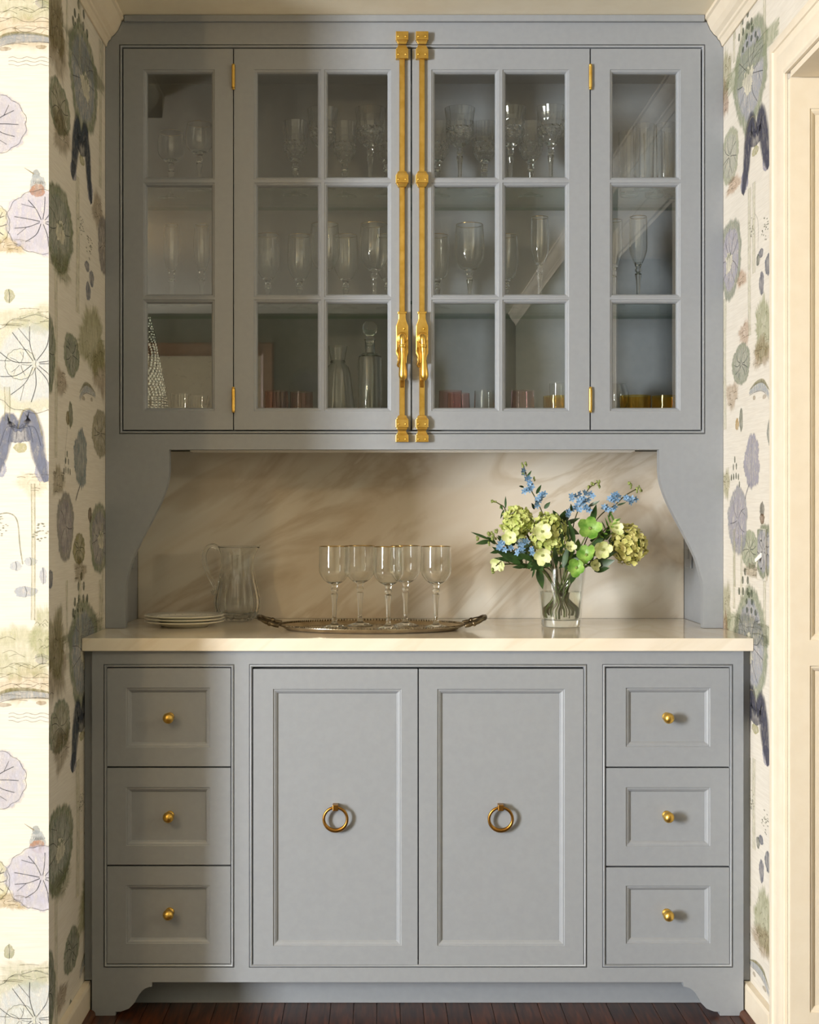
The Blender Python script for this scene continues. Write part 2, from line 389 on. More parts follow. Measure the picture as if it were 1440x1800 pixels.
front(jm, XR+e, XR+0.16-e, 0.0005, OPZ-.014, J-.016, 0.015, [(XR+.044,XR+.124)], [(0.118,0.885),(0.942,2.118)], PANEL, False)
jamb = struct(jm.build('trim_5', 'trim', bevel=0.0008))
for za_, zb_ in ((0.118,0.885),(0.942,2.118)): MB().box(XR+.056,XR+.112,J-.0065,J-.0035,za_+.012,zb_-.012).build('panel', 'trim', jamb)
struct(MB().box(XR+e,XR+.16-e,OP0,OP1-.02,OPZ-.014,OPZ-e).build('trim_6', 'trim'))

# ------------------------------------------------------------------ upper cabinet
s = 'upper'
UC = thing('upper_cabinet', 'blue-grey glazed wall cabinet with brass bolts reaching from marble counter to ceiling', 'cabinet', ((XL+XR)/2, D_UF, Z_CT))
D = D_UF; TH = 0.030; g = 0.0008
ox0, ox1, oz1, oz0 = X(210.5,D), X(1239,D), Z(79,D), Z(762,D)
q = 0.0013
curve = [(0.053,Z_CT+g),(0.053,1.026),(0.0555,1.045),(0.060,1.0616),(0.0704,1.098),(0.0877,1.137),(0.1056,1.172),(0.133,1.2235),(0.150,1.260),(0.160,1.287),(0.1665,1.312),(0.169,1.335),(0.169,1.391)]
cv = [(curve[0][0],curve[0][1])]+[tuple(v_) for v_ in smooth_path([(a,b,0) for a,b in curve[1:-1]], 4)]+[curve[-1]]
cv = [(c[0],c[1]) for c in cv]
lp = [(XL+g,Z_CT+g)]+[(XL+a,b) for a,b in cv]+[(XR-a,b) for a,b in reversed(cv)]+[(XR-g,Z_CT+g),(XR-g,oz0-q),(XL+g,oz0-q)]
fm = MB().prism_y(lp, D, D+TH)
zj = 2.440
fm.box(XL+g,ox0-q,D,D+TH,oz0-q,zj).box(ox1+q,XR-g,D,D+TH,oz0-q,zj)
# the frieze stops short of the crowns' profile at both ends
ccut = [(p_+0.0012,Z_CEIL+h_-0.0012) for p_, h_ in CR[2:-1]]
poly = [(XL+g,zj),(ox0-q,zj),(ox0-q,oz1+q),(ox1+q,oz1+q),(ox1+q,zj),(XR-g,zj),(XR-g,Z_CEIL-.0815)]+[(XR-a,b) for a,b in reversed(ccut)]+[(XR-.0515,Z_CEIL-g),(XL+.0515,Z_CEIL-g)]+[(XL+a,b) for a,b in ccut]+[(XL+g,Z_CEIL-.0815)]
fm.prism_y(poly, D, D+TH)
frame = fm.build('face_frame', 'paint', UC)
MB().box(XL+.052,XR-.052,D-.012,D-.0005,Z(40,D),Z_CEIL-g).build('top_moulding', 'paint', UC, bevel=0.0015, seg=2)
b = MB(); bead(b, ox0, ox1, oz0, oz1, D); b.build('bead', 'paint', frame, smooth=True, auto=50)
# carcass
ix0, ix1 = XL+.026, XR-.026; yb = 3.930; zb, zt = 1.441, 2.458
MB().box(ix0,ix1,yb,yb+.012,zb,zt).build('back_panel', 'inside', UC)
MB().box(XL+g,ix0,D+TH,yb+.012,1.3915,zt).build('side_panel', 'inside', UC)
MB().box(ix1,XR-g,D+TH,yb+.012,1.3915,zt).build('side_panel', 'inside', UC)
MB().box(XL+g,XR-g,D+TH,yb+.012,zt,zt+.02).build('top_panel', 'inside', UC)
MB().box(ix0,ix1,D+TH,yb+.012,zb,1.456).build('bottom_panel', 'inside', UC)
MB().box(ix0,ix1,D+TH,yb+.012,1.4045,1.42).build('underside', 'paint', UC)
MB().box(XL+g,ix0,D+TH,yb+.012,Z_CT+g,1.391).build('niche_side', 'paint', UC)
MB().box(ix1,XR-g,D+TH,yb+.012,Z_CT+g,1.391).build('niche_side', 'paint', UC)
SH1, SH2, SHB = 2.102, 1.791, 1.456
for zs in (SH1, SH2):
    mb = MB(); y0, y1 = 3.655, yb-.004
    vs = [(ix0+.002,y0,zs-.009),(ix1-.002,y0,zs-.009),(ix1-.002,y1,zs-.009),(ix0+.002,y1,zs-.009),(ix0+.002,y0,zs),(ix1-.002,y0,zs),(ix1-.002,y1,zs),(ix0+.002,y1,zs)]
    mb.add(vs, [(0,3,2,1),(4,5,6,7)], 0).add(vs, [(0,1,5,4),(2,3,7,6),(1,2,6,5),(3,0,4,7)], 1)
    sh = mb.build('glass_shelf', ['shelf_glass','shelf_edge'], UC)
    for sx in (ix0, ix1):
        for yy in (3.70, 3.90):
            MB().box(min(sx,sx+math.copysign(.012,.1-sx)),max(sx,sx+math.copysign(.012,.1-sx)),yy-.004,yy+.004,zs-.014,zs-.0095).build('shelf_pin', 'black', sh)
# doors and fixed glazed side panels
DT = 0.021
S9 = 0.009
rows_px = [(128,310),(327,516.5),(532.5,716.5)]
def leaf(name, p0, p1, cols):
    x0, x1, z0, z1 = X(p0,D), X(p1,D), Z(755.5,D), Z(85.8,D)
    cc = [(X(a,D)-S9, X(b_,D)+S9) for a, b_ in cols]; rr = sorted((Z(b_,D)-S9, Z(a,D)+S9) for a, b_ in rows_px)
    mb = MB(); front(mb, x0, x1, z0, z1, D, DT, cc, rr, STICK, True)
    o = mb.build(name, 'paint', UC, bevel=0.0009)
    for c in cc:
        for r_ in rr:
            MB().box(c[0]+.0045,c[1]-.0045,D+.0108,D+.0138,r_[0]+.0045,r_[1]-.0045).build('pane', 'pane', o)
    return o
leaf('glazed_side_panel', 217, 409.6, [(258,371.5)])
d1 = leaf('glazed_door', 411.6, 721.9, [(452.5,558.5),(576,681.5)])
d2 = leaf('glazed_door', 724.7, 1036.6, [(764.5,871),(889.5,994.5)])
leaf('glazed_side_panel', 1039, 1232, [(1078.5,1190.5)])
for px_ in (410.6, 1037.8):
    for py_ in (136, 703):
        xx, zz = X(px_,D), Z(py_,D); yy = D-.0045; r_ = .0046
        prof = [(0.0005,-.0345),(.0035,-.0335),(.0045,-.031),(.0035,-.0290),(.0035,-.0285),(r_,-.028),(r_,-.0095),(r_*.92,-.0092),(r_*.92,-.0088),(r_,-.0085),(r_,.0085),(r_*.92,.0088),(r_*.92,.0092),(r_,.0095),(r_,.028),(.0035,.0285),(.0035,.029),(.0045,.031),(.0035,.0335),(.0005,.0345)]
        MB().lathe(prof, (xx,yy,zz), 14).build('hinge', 'brass', UC, smooth=True, auto=35)
# cremone bolts
def block(mb, xc, z0, z1, taper_up, taper_dn, yf):
    w2 = .0165
    def slab(a, b_, wa, wb, da, db):
        vs = [(xc-wa,yf,a),(xc+wa,yf,a),(xc+wb,yf,b_),(xc-wb,yf,b_),(xc-wa,yf-da,a),(xc+wa,yf-da,a),(xc+wb,yf-db,b_),(xc-wb,yf-db,b_)]
        mb.add(vs, [(0,1,2,3),(4,5,6,7),(0,1,5,4),(1,2,6,5),(2,3,7,6),(3,0,4,7)])
    slab(z0, z1, w2, w2, .0165, .0165)
    if taper_up: slab(z1, z1+.0035, w2*.86, w2*.86, .0150, .0150); slab(z1+.0035, z1+.010, w2*.80, w2*.62, .0145, .0125)
    if taper_dn: slab(z0-.0035, z0, w2*.86, w2*.86, .0150, .0150); slab(z0-.010, z0-.0035, w2*.62, w2*.80, .0125, .0145)
def cremone(px_, lean):
    yf = D-.0008; xc = X(px_, D-.012)
    z = lambda py_: Z(py_, D-.012)
    rod = MB(); hw, d0, d1_ = .0072, .0015, .0095
    for za, zc in ((z(549),z(80)),(z(757),z(634))):
        prof = [(-hw,d0),(hw,d0),(hw,d1_-.0022),(hw-.0022,d1_),(-hw+.0022,d1_),(-hw,d1_-.0022)]
        rod.prism_along(prof, (xc,yf,za), (xc,yf,zc), (1,0,0), (0,-1,0))
    root = rod.build('cremone_bolt', 'brass', UC)
    def guide(p0, p1, up, dn):
        mb = MB(); block(mb, xc, z(p1), z(p0), up, dn, yf); o = mb.build('bolt_guide', 'brass', root, bevel=0.0008, seg=2)
        sm = MB(); zc = (z(p0)+z(p1))/2-.002
        for sx in (-.0095,.0095): sm.ball((xc+sx,yf-.0165,zc), .0030, 10, 6, (1,.7,1))
        sm.build('screw', 'brass', root, smooth=True)
    guide(56, 71, False, True); guide(86.5, 103.5, True, False)
    guide(307.5, 322, True, True); guide(737, 751.5, True, True); guide(764.5, 777, True, False)
    # lever case
    pts = [(-.0095,z(551)),(.0095,z(551)),(.0095,z(561)),(.0125,z(567)),(.0160,z(573)),(.0160,z(621)),(.0125,z(627)),(.0115,z(639)),(-.0115,z(639)),(-.0125,z(627)),(-.0160,z(621)),(-.0160,z(573)),(-.0125,z(567)),(-.0095,z(561))]
    mb = MB().prism_y([(xc+a,b_) for a, b_ in reversed(pts)], yf-.0135, yf)
    mb.build('lever_case', 'brass', root, bevel=0.0014, seg=2)
    MB().box(xc-.0118,xc+.0118,yf-.0125,yf,z(551.5),z(547.5)).build('case_cap', 'brass', root, bevel=0.001, seg=2)
    MB().ball((xc+.0055,yf-.0140,z(578)),.0032,10,6,(1,.7,1)).build('screw', 'brass', root, smooth=True)
    zb_ = z(594)
    MB().lathe([(.0150,0),(.0155,.0015),(.0150,.004),(.0125,.0055),(.0115,.0045),(.0080,.0055),(.0075,.016),(.002,.018)], (xc,yf-.0135,zb_), 24, 'y').build('boss', 'brass', root, smooth=True, auto=45)
    xe = xc+lean
    path_ = smooth_path([(xc,yf-.0285,zb_+.002),(xc+lean*.2,yf-.034,zb_-.004),(xc+lean*.35,yf-.034,z(608)),(xc+lean*.5,yf-.0335,z(617)),(xc+lean*.7,yf-.033,z(634)),(xc+lean*.85,yf-.032,z(650)),(xe,yf-.031,z(663)),(xe,yf-.031,z(670))], 6)
    rr = []
    for v_ in path_:
        t_ = (zb_+.002-v_.z)/(zb_+.002-z(670))
        rr.append(.0072 if t_ < .1 else .0066+.0006*t_ if t_ < .38 else .0058+.0052*math.sin(min(1,(t_-.38)/.5)*PI/2)**2 if t_ < .88 else .011*math.sqrt(max(0.02,1-((t_-.88)/.125)**2)))
    hd = MB().tube(path_, rr, 16)
    hd.lathe([(.0070,-.005),(.0092,-.004),(.0092,-.002),(.0076,-.001),(.0092,.001),(.0092,.003),(.0070,.004)], (xc+lean*.4,yf-.0337,z(610)), 16)
    hd.build('lever', 'brass', root, smooth=True)
    hk = smooth_path([(xc-.011,yf-.014,z(612)),(xc-.0125,yf-.022,z(618)),(xc-.0105,yf-.025,z(626)),(xc-.0085,yf-.022,z(634)),(xc-.0115,yf-.016,z(641)),(xc-.0085,yf-.012,z(645))], 5)
    MB().tube(hk, .0030, 8).build('catch', 'brass', root, smooth=True)
    MB().box(xc-.0048,xc+.0048,yf-.0125,yf-.009,z(681),z(668)).build('stop', 'dark_brass', root, bevel=0.001)
    MB().box(xc-.0045,xc+.0045,yf-.0085,yf-.002,z(765),z(756)).build('bolt_tip', 'brass', root)
cremone(707, .0015); cremone(742, .0055)

# ------------------------------------------------------------------ base cabinet
BC = thing('base_cabinet', 'blue-grey base cabinet with six drawers and two ring-pull doors standing on scrolled feet', 'cabinet', ((XL+XR)/2, D_BF, 0))
D = D_BF; TH = 0.022
bx0, bx1 = -0.6895, 0.8955; ztop = Z(1144,D_CF)-.0008
zrail = Z(1726.5,D); zopb, zopt = Z(1700,D), Z(1168.5,D)
foot = [(X(172,D),0.0008),(X(203,D),0.0008),(X(203.4,D),Z(1778.5,D)),(X(208,D),Z(1778.5,D)),(X(213.5,D),Z(1778,D)),(X(226.7,D),Z(1773,D)),(X(236.7,D),Z(1762.5,D)),(X(243,D),Z(1750.5,D)),(X(248,D),Z(1743.5,D)),(X(254,D),Z(1738,D)),(X(261,D),Z(1735,D)),(X(267.2,D),Z(1734.4,D)),(X(267.2,D),zrail)]
XC = (bx0+bx1)/2
ol = [(X(183,D),X(411,D)),(X(439,D),X(1031.3,D)),(X(1060,D),X(1288,D))]
poly = [(bx0,.0008)]+foot[1:]+[(2*XC-a,b_) for a, b_ in reversed(foot[1:])]+[(bx1,.0008),(bx1,zopb-q),(bx0,zopb-q)]
fm = MB().prism_y(poly, D, D+TH)
xs = [bx0]+[c for o_ in ol for c in (o_[0]-q, o_[1]+q)]+[bx1]
for i in range(0, 8, 2): fm.box(xs[i],xs[i+1],D,D+TH,zopb-q,zopt+q)
fm.box(bx0,bx1,D,D+TH,zopt+q,ztop)
frame = fm.build('face_frame', 'paint', BC)
for a, b_ in ol:
    mb = MB(); bead(mb, a, b_, zopb, zopt, D); mb.build('bead', 'paint', frame, smooth=True, auto=50)
for a, b_, c0, c1 in ((XL+g,bx0,XL+.018,bx0),(bx1,XR-g,bx1,XR-.018)):
    MB().box(a,b_,D_FILL,D_FILL+.02,.081,ztop).box(c0,c1,D_FILL,D_FILL+.02,.0008,.081).build('filler_strip', 'paint', BC)
for xx in (bx0-.0012, bx1+.0012):
    MB().lathe([(.0022,.0008),(.0022,ztop)], (xx,D_FILL-.0005,0), 8).build('scribe_bead', 'paint', BC, smooth=True)
MB().box(XL+.02,XR-.02,3.414,3.43,.0008,.13).build('toe_kick', 'paint', BC)
MB().box(XL+.01,XR-.01,D+TH+.006,3.93,.128,ztop).build('carcass', 'gap_shade', BC)
def knob(px_, py_, par):
    c = (X(px_,D-.012), D+.0095, Z(py_,D-.012))
    MB().lathe([(.0105,0),(.0108,.002),(.0095,.004),(.006,.006),(.0048,.009),(.0048,.013),(.0070,.0155),(.0105,.019),(.0128,.024),(.0133,.0285),(.0122,.0335),(.0090,.0378),(.005,.0400),(.001,.0408)], c, 24, 'y').build('knob', 'brass', par, smooth=True, auto=60)
def drawer(p0, p1, q0, q1, h0, h1, v0, v1, kx, ky):
    mb = MB(); x0, x1, z0, z1 = X(p0,D), X(p1,D), Z(q1,D), Z(q0,D)
    front(mb, x0, x1, z0, z1, D, .021, [(X(h0,D),X(h1,D))], [(Z(v1,D),Z(v0,D))], PANEL, False)
    o = mb.build('drawer', 'paint', BC, bevel=0.0009)
    i_ = PANEL[-1][0]-.0005
    MB().box(X(h0,D)+i_,X(h1,D)-i_,D+.0093,D+.0115,Z(v1,D)+i_,Z(v0,D)-i_).build('panel', 'paint', o)
    knob(kx, ky, o); return o
for (q0,q1,v0,v1,ky) in ((1174.5,1347,1209,1314,1262),(1350,1520,1384,1487,1436),(1523,1693.5,1556,1659,1607)):
    drawer(188.3, 405.3, q0, q1, 221.5, 369.5, v0, v1, 296.5, ky)
for (q0,q1,v0,v1,ky) in ((1174.5,1347.5,1209,1313,1262),(1350.3,1521.8,1384,1488,1436),(1525,1694.5,1557,1659,1609)):
    drawer(1066, 1282.5, q0, q1, 1100.5, 1249, v0, v1, 1175, ky)
def door(p0, p1, h0, h1, rx_):
    mb = MB(); front(mb, X(p0,D), X(p1,D), Z(1695.5,D), Z(1176,D), D, .021, [(X(h0,D),X(h1,D))], [(Z(1663,D),Z(1211,D))], PANEL, False)
    o = mb.build('door', 'paint', BC, bevel=0.0009); i_ = PANEL[-1][0]-.0005
    MB().box(X(h0,D)+i_,X(h1,D)-i_,D+.0093,D+.0115,Z(1663,D)+i_,Z(1211,D)-i_).build('panel', 'paint', o)
    yf = D+.0095; xc = X(rx_,D); zc = Z(1438,D)
    R, r_ = .0285, .0036
    rp = MB(); k = 40
    pts = [(xc+R*math.cos(2*PI*i/k), yf-.016-.003*math.sin(2*PI*i/k), zc+R*math.sin(2*PI*i/k)-.001) for i in range(k)]
    rad = [r_+.0018*max(0,-math.sin(2*PI*i/k))**2 for i in range(k)]
    rp.tube(pts, rad, 10, closed=True)
    rp.build('ring_pull', 'dark_brass', o, smooth=True)
    MB().box(xc-.0068,xc+.0068,yf-.024,yf,zc+R-.0085,zc+R+.0062).build('pull_mount', 'dark_brass', o, bevel=0.0012, seg=2)
    return o
door(445.3, 734.2, 480, 706, 590); door(736.4, 1025.6, 769, 993, 880)

# ------------------------------------------------------------------ counter, backsplash
ct = MB().box(XL+.001,XR-.001,D_CF,D_BACK,Z_CT-.031,Z_CT).build('countertop', 'marble_top', bevel=0.0012, seg=2)
tag(ct, 'polished cream marble slab topping the blue-grey base cabinet', 'countertop')
bs = MB().box(ix0+.0005,ix1-.0005,D_BACK+.0005,D_BACK+.02,Z_CT+.0005,1.402).build('backsplash', 'marble')
tag(bs, 'upright cream marble slab with tan diagonal veins behind the counter', 'backsplash')
ul = thing('undercabinet_light', 'slim white light bar fixed under the glazed wall cabinet', 'light', ((XL+XR)/2, 3.78, 1.38))
MB().box(X(335,3.78),X(1115,3.78),3.765,3.80,1.3935,1.404).build('housing', 'white_plastic', ul, bevel=0.002, seg=2)
MB().box(X(340,3.78),X(1110,3.78),3.770,3.795,1.3915,1.3935).build('diffuser', 'white_plastic', ul)
for sx, xx, lab in ((1, ix0, 'painted outlet cover behind the curved bracket, beside the stacked plates'), (-1, ix1, 'painted outlet cover behind the curved bracket, beside the flower vase')):
    o = thing('outlet', lab, 'outlet', (xx, 3.875, 1.128))
    a, b_ = sorted((xx+sx*.0008, xx+sx*.006))
    MB().box(a,b_,3.84,3.91,1.068,1.188).build('cover_plate', 'paint', o, bevel=0.0015, seg=2)
    a, b_ = sorted((xx+sx*.006, xx+sx*.0085))
    for zc in (1.108, 1.148): MB().box(a,b_,3.861,3.889,zc-.014,zc+.014).build('socket', 'paint', o, bevel=0.003, seg=2)
sw = thing('light_switch', 'wallpaper-covered switch plate with white toggle on wall beside the door casing', 'switch', (XR, 3.232, 1.125))
MB().box(XR-.0045,XR-.0008,3.197,3.267,1.064,1.186).build('plate', 'paper', sw, bevel=0.001)
MB().box(XR-.0046,XR-.0009,3.1955,3.1968,1.064,1.186).build('plate_edge', 'chrome', sw)
tg = MB(); tg.add([(XR-.0045,3.226,1.119),(XR-.0045,3.238,1.119),(XR-.0045,3.238,1.130),(XR-.0045,3.226,1.130),(XR-.019,3.227,1.107),(XR-.019,3.237,1.107),(XR-.019,3.237,1.115),(XR-.019,3.227,1.115)], [(0,1,2,3),(4,5,6,7),(0,1,5,4),(1,2,6,5),(2,3,7,6),(3,0,4,7)])
tg.build('toggle', 'white_plastic', sw, bevel=0.001)
for zc in (1.092, 1.158): MB().ball((XR-.0048,3.232,zc),.0028,8,6,(.5,1,1)).build('screw', 'black', sw, smooth=True)

# ------------------------------------------------------------------ things on the counter
def vessel(name, label, cat, outer, inner, matname, rim=None, n_=40, mod=None, smooth=True, auto=None, group=None, part='bowl'):
    """glass of revolution: outer profile upwards, inner profile downwards; optional metal rim"""
    t_ = thing(name, label, cat, (0,0,0), group); t_['base'] = label
    MB().lathe(outer+inner, (0,0,0), n_, mod=mod).build(part, matname, t_, smooth=smooth, auto=auto)
    if rim:
        r_, h_, w_ = rim; k = n_
        MB().tube([(r_*math.cos(2*PI*i/k), r_*math.sin(2*PI*i/k), h_) for i in range(k)], w_, 6, closed=True).build('gold_rim', 'gold', t_, smooth=True)
    return t_
def spl(pts, k=5): return [(max(v_.x, .0004), v_.y) for v_ in smooth_path([(a,b_,0) for a,b_ in pts], k)]
def stemware(name, label, group, h, hb, rb, rr, rim=True, foot=.035, k=32, mod=None, smooth=True, belly=.42):
    """wine glass, flute or goblet: h height, hb bowl bottom, rb widest radius, rr rim radius"""
    st = hb-.012
    outer = [(foot*.98,0),(foot,.0012),(foot*.8,.0035),(foot*.45,.0065),(.0085,.011),(.0055,.018)]
    outer += [(.0048,.03),(.0062,st*.66),(.0088,st*.82),(.0090,st*.87),(.0058,st*.90),(.0060,st*.925),(.0092,st*.96),(.0094,st*.99),(.0068,st+.004),(.0090,hb)]
    bowl = spl([(.0090,hb),(rb*.62,hb+(h-hb)*.10),(rb*.93,hb+(h-hb)*.27),(rb,hb+(h-hb)*belly),(rb*.99,hb+(h-hb)*.70),(rr,h)], 5)
    inn = [(max(r_-.0016,.0004), z_) for r_, z_ in reversed(bowl)]
    inn = [(r_, max(z_, hb+.007)) for r_, z_ in inn if z_ > hb+.004]+[(.0006,hb+.0065)]
    return vessel(name, label, 'glass', outer+bowl[1:], inn, 'crystal', (rr-.0008,h,.0009) if rim else None, k, mod, smooth, 35 if smooth else None, group)
ZC = Z_CT+.0006
ORD = ['nearest','second nearest','third nearest','fourth nearest','fifth nearest','sixth nearest']
# tray with five gold-rimmed wine glasses
tx, ty = X(654,3.565), 3.565; ta, tb = .245, .160
TR = thing('serving_tray', 'oval tarnished silver tray with beaded rim and scrolled handles holding wine glasses', 'tray', (tx,ty,ZC))
mb = MB(); k = 72
prof = [(.80,.0),(.86,.0012),(.92,.0070),(1.0,.0112),(1.0,.0128),(.915,.0092),(.85,.0034),(.80,.0026)]
vs, fs = [], []
for sc_, h_ in prof: vs += [(tx+(ta-(1-sc_)*.15)*math.cos(2*PI*i/k), ty+(tb-(1-sc_)*.15)*math.sin(2*PI*i/k), ZC+h_) for i in range(k)]
for j in range(len(prof)-1):
    fs += [(j*k+i, j*k+(i+1)%k, (j+1)*k+(i+1)%k, (j+1)*k+i) for i in range(k)]
fs += [tuple(range(k-1,-1,-1)), tuple((len(prof)-1)*k+i for i in range(k))]
mb.add(vs, fs).build('dish', 'silver', TR, smooth=True, auto=50)
mb = MB(); kk = 190
for i in range(kk):
    a = 2*PI*i/kk; mb.ball((tx+(ta-.001)*math.cos(a), ty+(tb-.001)*math.sin(a), ZC+.0138), .0024, 6, 4)
o = mb.build('beaded_rim', 'dark_silver', TR, smooth=True); o['kind'] = 'stuff'
for sx in (-1, 1):
    pts = smooth_path([(tx+sx*(ta-.006),ty-.055,ZC+.013),(tx+sx*(ta+.020),ty-.052,ZC+.020),(tx+sx*(ta+.045),ty-.030,ZC+.030),(tx+sx*(ta+.050),ty,ZC+.033),(tx+sx*(ta+.045),ty+.030,ZC+.030),(tx+sx*(ta+.020),ty+.052,ZC+.020),(tx+sx*(ta-.006),ty+.055,ZC+.013)], 6)
    h_ = MB().tube(pts, [.0050 if i in (0,1,len(pts)-2,len(pts)-1) else .0042+.0016*abs(math.sin(i*.6)) for i in range(len(pts))], 10).build('handle', 'dark_silver', TR, smooth=True)
    for sy in (-1,1): MB().ball((tx+sx*(ta+.018),ty+sy*.052,ZC+.0195),.0075,10,8).build('scroll', 'dark_silver', h_, smooth=True)
wine = stemware('wine_glass', 'gold-rimmed wine glass with faceted knop stem standing on the silver tray', 'wine glasses on the silver tray', .2125, .112, .0405, .0395)
for i, (px_, dd) in enumerate(((588,3.58),(633,3.648),(682.7,3.535),(713,3.648),(766.6,3.58))):
    loc = (X(px_,dd), dd, ZC+.0034)
    if i == 0: wine.location = loc
    else: dup(wine, loc, 'gold-rimmed wine glass on the silver tray, %s to the glass pitcher' % ORD[i])
wine['label'] = 'gold-rimmed wine glass on the silver tray, nearest to the glass pitcher'
# plates
def plate(i):
    z0 = ZC+i*.0079; c = (X(324.5,3.668), 3.668, z0)
    P = [(.060,0),(.063,.0),(.066,.004),(.078,.0075),(.106,.0135),(.1075,.0148),(.1065,.0158),(.078,.0105),(.070,.0078),(.03,.0068),(.0005,.0068)]
    lab = ['ivory side plate at the bottom of the stack beside the pitcher','ivory side plate in the middle of the stack beside the pitcher','ivory side plate with black dotted ring on top of the stack'][i]
    t_ = thing('side_plate', lab, 'plate', c, 'stacked ivory plates')
    MB().lathe(P, c, 64).build('dish', 'china', t_, smooth=True, auto=60)
    if i == 2:
        mb = MB()
        for j in range(26):
            a = 2*PI*j/26+.1; r_ = .076 if j % 2 else .079
            mb.ball((c[0]+r_*math.cos(a), c[1]+r_*math.sin(a), z0+.0103), .0016 if j % 4 else .0024, 6, 4, (1,1,.25))
        mb.build('dotted_ring', 'black', t_)
for i in range(3): plate(i)
# fluted glass pitcher
pc = (X(417,3.84), 3.84, ZC)
PT = thing('pitcher', 'clear fluted glass pitcher with looped handle standing against the marble', 'pitcher', pc)
op = spl([(.0395,.001),(.046,.006),(.057,.022),(.0640,.044),(.0625,.070),(.0545,.105),(.0475,.145),(.0455,.166),(.0475,.190),(.0540,.2085)], 5)
ip = [(r_-.0026,h_) for r_, h_ in reversed(op) if h_ > .024]+[(.03,.018),(.0006,.017)]
nop = len(op)+1
def pmod(a, h_, j):
    fl_ = 1+ (.050*abs(math.cos(a*9)) - .025)*max(0, min(1, (.15-h_)/.05))*(1 if j < nop else 0)
    sp = max(0, math.cos(a))**14*max(0, (h_-.165)/.045)     # spout to the right
    return fl_+.20*sp
MB().lathe([(.0005,0)]+op+ip, pc, 96, mod=pmod).build('body', 'crystal', PT, smooth=True, auto=60)
hx = pc[0]
hp = smooth_path([(hx-.052,pc[1],ZC+.203),(hx-.066,pc[1],ZC+.212),(hx-.083,pc[1],ZC+.207),(hx-.0925,pc[1],ZC+.186),(hx-.0905,pc[1],ZC+.160),(hx-.080,pc[1],ZC+.130),(hx-.066,pc[1],ZC+.105),(hx-.0585,pc[1],ZC+.088),(hx-.066,pc[1],ZC+.078),(hx-.0715,pc[1],ZC+.086)], 7)
MB().tube(hp, [.0052 if i < len(hp)*.7 else .0058-.003*(i-len(hp)*.7)/(len(hp)*.3) for i in range(len(hp))], 12, flat=1.2).build('handle', 'crystal', PT, smooth=True)
MB().tube([(pc[0]+(.0527*(1+.20*max(0,math.cos(2*PI*i/64))**14))*math.cos(2*PI*i/64), pc[1]+.0527*math.sin(2*PI*i/64), ZC+.2088+.003*max(0,math.cos(2*PI*i/64))**14) for i in range(64)], .0019, 8, closed=True).build('rim', 'crystal', PT, smooth=True)

# ------------------------------------------------------------------ glassware behind the glazed doors
def place(root, spots, z0, labels=None):
    for i, (px_, dd) in enumerate(spots):
        loc = (X(px_,dd), dd, z0+.0006)
        o = root if i == 0 else dup(root, loc)
        o.location = loc
        if isinstance(labels, str):
            k_ = sorted(range(len(spots)), key=lambda j: abs(spots[j][0]-REF[labels])).index(i)
            o['label'] = '%s, %s to the %s' % (root['base'], ORD[k_], labels)
        elif labels: o['label'] = labels[i]
    return root
REF = {'highball glasses': 1145, 'narrow plain flutes': 328, 'amber tumblers': 1145, 'tulip flutes': 1122}

g1 = stemware('wine_glass', 'round-bowled wine glass on the top shelf', 'wine glasses on the top shelf', .184, .100, .0375, .0335)
place(g1, [(350.5,3.735),(301,3.82)], SH1, ['round-bowled wine glass on top shelf, standing in front of its twin','round-bowled wine glass on top shelf, set back behind its twin'])
def cutmod(hb, h):
    def f(a, z_, j):
        t_ = (z_-hb)/(h-hb)
        if t_ < 0.02: return 1
        if t_ < .62: return 1-.10*(0.5+0.5*math.cos(12*a+PI*(int(t_*8)%2)))*min(1,t_*6)
        return 1-.035*(0.5+.5*math.cos(12*a))
    return f
g2 = stemware('crystal_goblet', 'large cut-crystal goblet on the top shelf', 'large crystal goblets on the top shelf', .216, .112, .0385, .0425, False, k=48, mod=cutmod(.112,.216), smooth=False, belly=.5)
place(g2, [(567,3.71),(651,3.705),(808.5,3.705),(898,3.70),(968.5,3.695)], SH1, 'highball glasses')
g3 = stemware('crystal_goblet', 'small cut-crystal goblet on the top shelf', 'small crystal goblets on the top shelf', .204, .094, .0340, .0365, False, k=48, mod=cutmod(.094,.204), smooth=False, belly=.5)
place(g3, [(519.5,3.79),(606,3.80),(680,3.80),(769,3.80),(852,3.80),(933,3.80)], SH1, 'highball glasses')
def flut(a, z_, j): return 1-.02*abs(math.cos(7*a))
def tumbler(name, label, group, r0, r1, h, m_, k=28, mod=None, band=None):
    outer = [(r0*.94,0),(r0,.002),(r0+(r1-r0)*.3,h*.3),(r0+(r1-r0)*.7,h*.7),(r1,h)]
    inner = [(r1-.0016,h),(r0+(r1-r0)*.7-.0018,h*.7),(r0+(r1-r0)*.3-.0020,h*.3),(r0-.003,.010),(.0006,.0085)]
    return vessel(name, label, 'glass', outer, inner, m_, None, k, mod, True, 40, group, 'tumbler_body')
t1 = tumbler('highball_glass', 'tall fluted clear highball glass on the top shelf', 'highball glasses on the top shelf', .026, .030, .176, 'crystal', 42, flut)
place(t1, [(1132,3.72),(1172,3.715),(1106,3.79),(1150,3.80),(1184,3.82)], SH1)
f1 = stemware('champagne_flute', 'slender plain champagne flute on the middle shelf', 'plain flutes on the middle shelf', .222, .092, .0225, .0195, True, .031)
place(f1, [(302,3.75),(355,3.745)], SH2, ['slender plain champagne flute on the middle shelf, next to the cabinet side','slender plain champagne flute on the middle shelf, between its twin and the ribbed goblets'])
f2 = stemware('champagne_flute', 'gold-rimmed tulip champagne flute with knop stem on the middle shelf', 'tulip flutes on the middle shelf', .234, .104, .0245, .0235, True, .032)
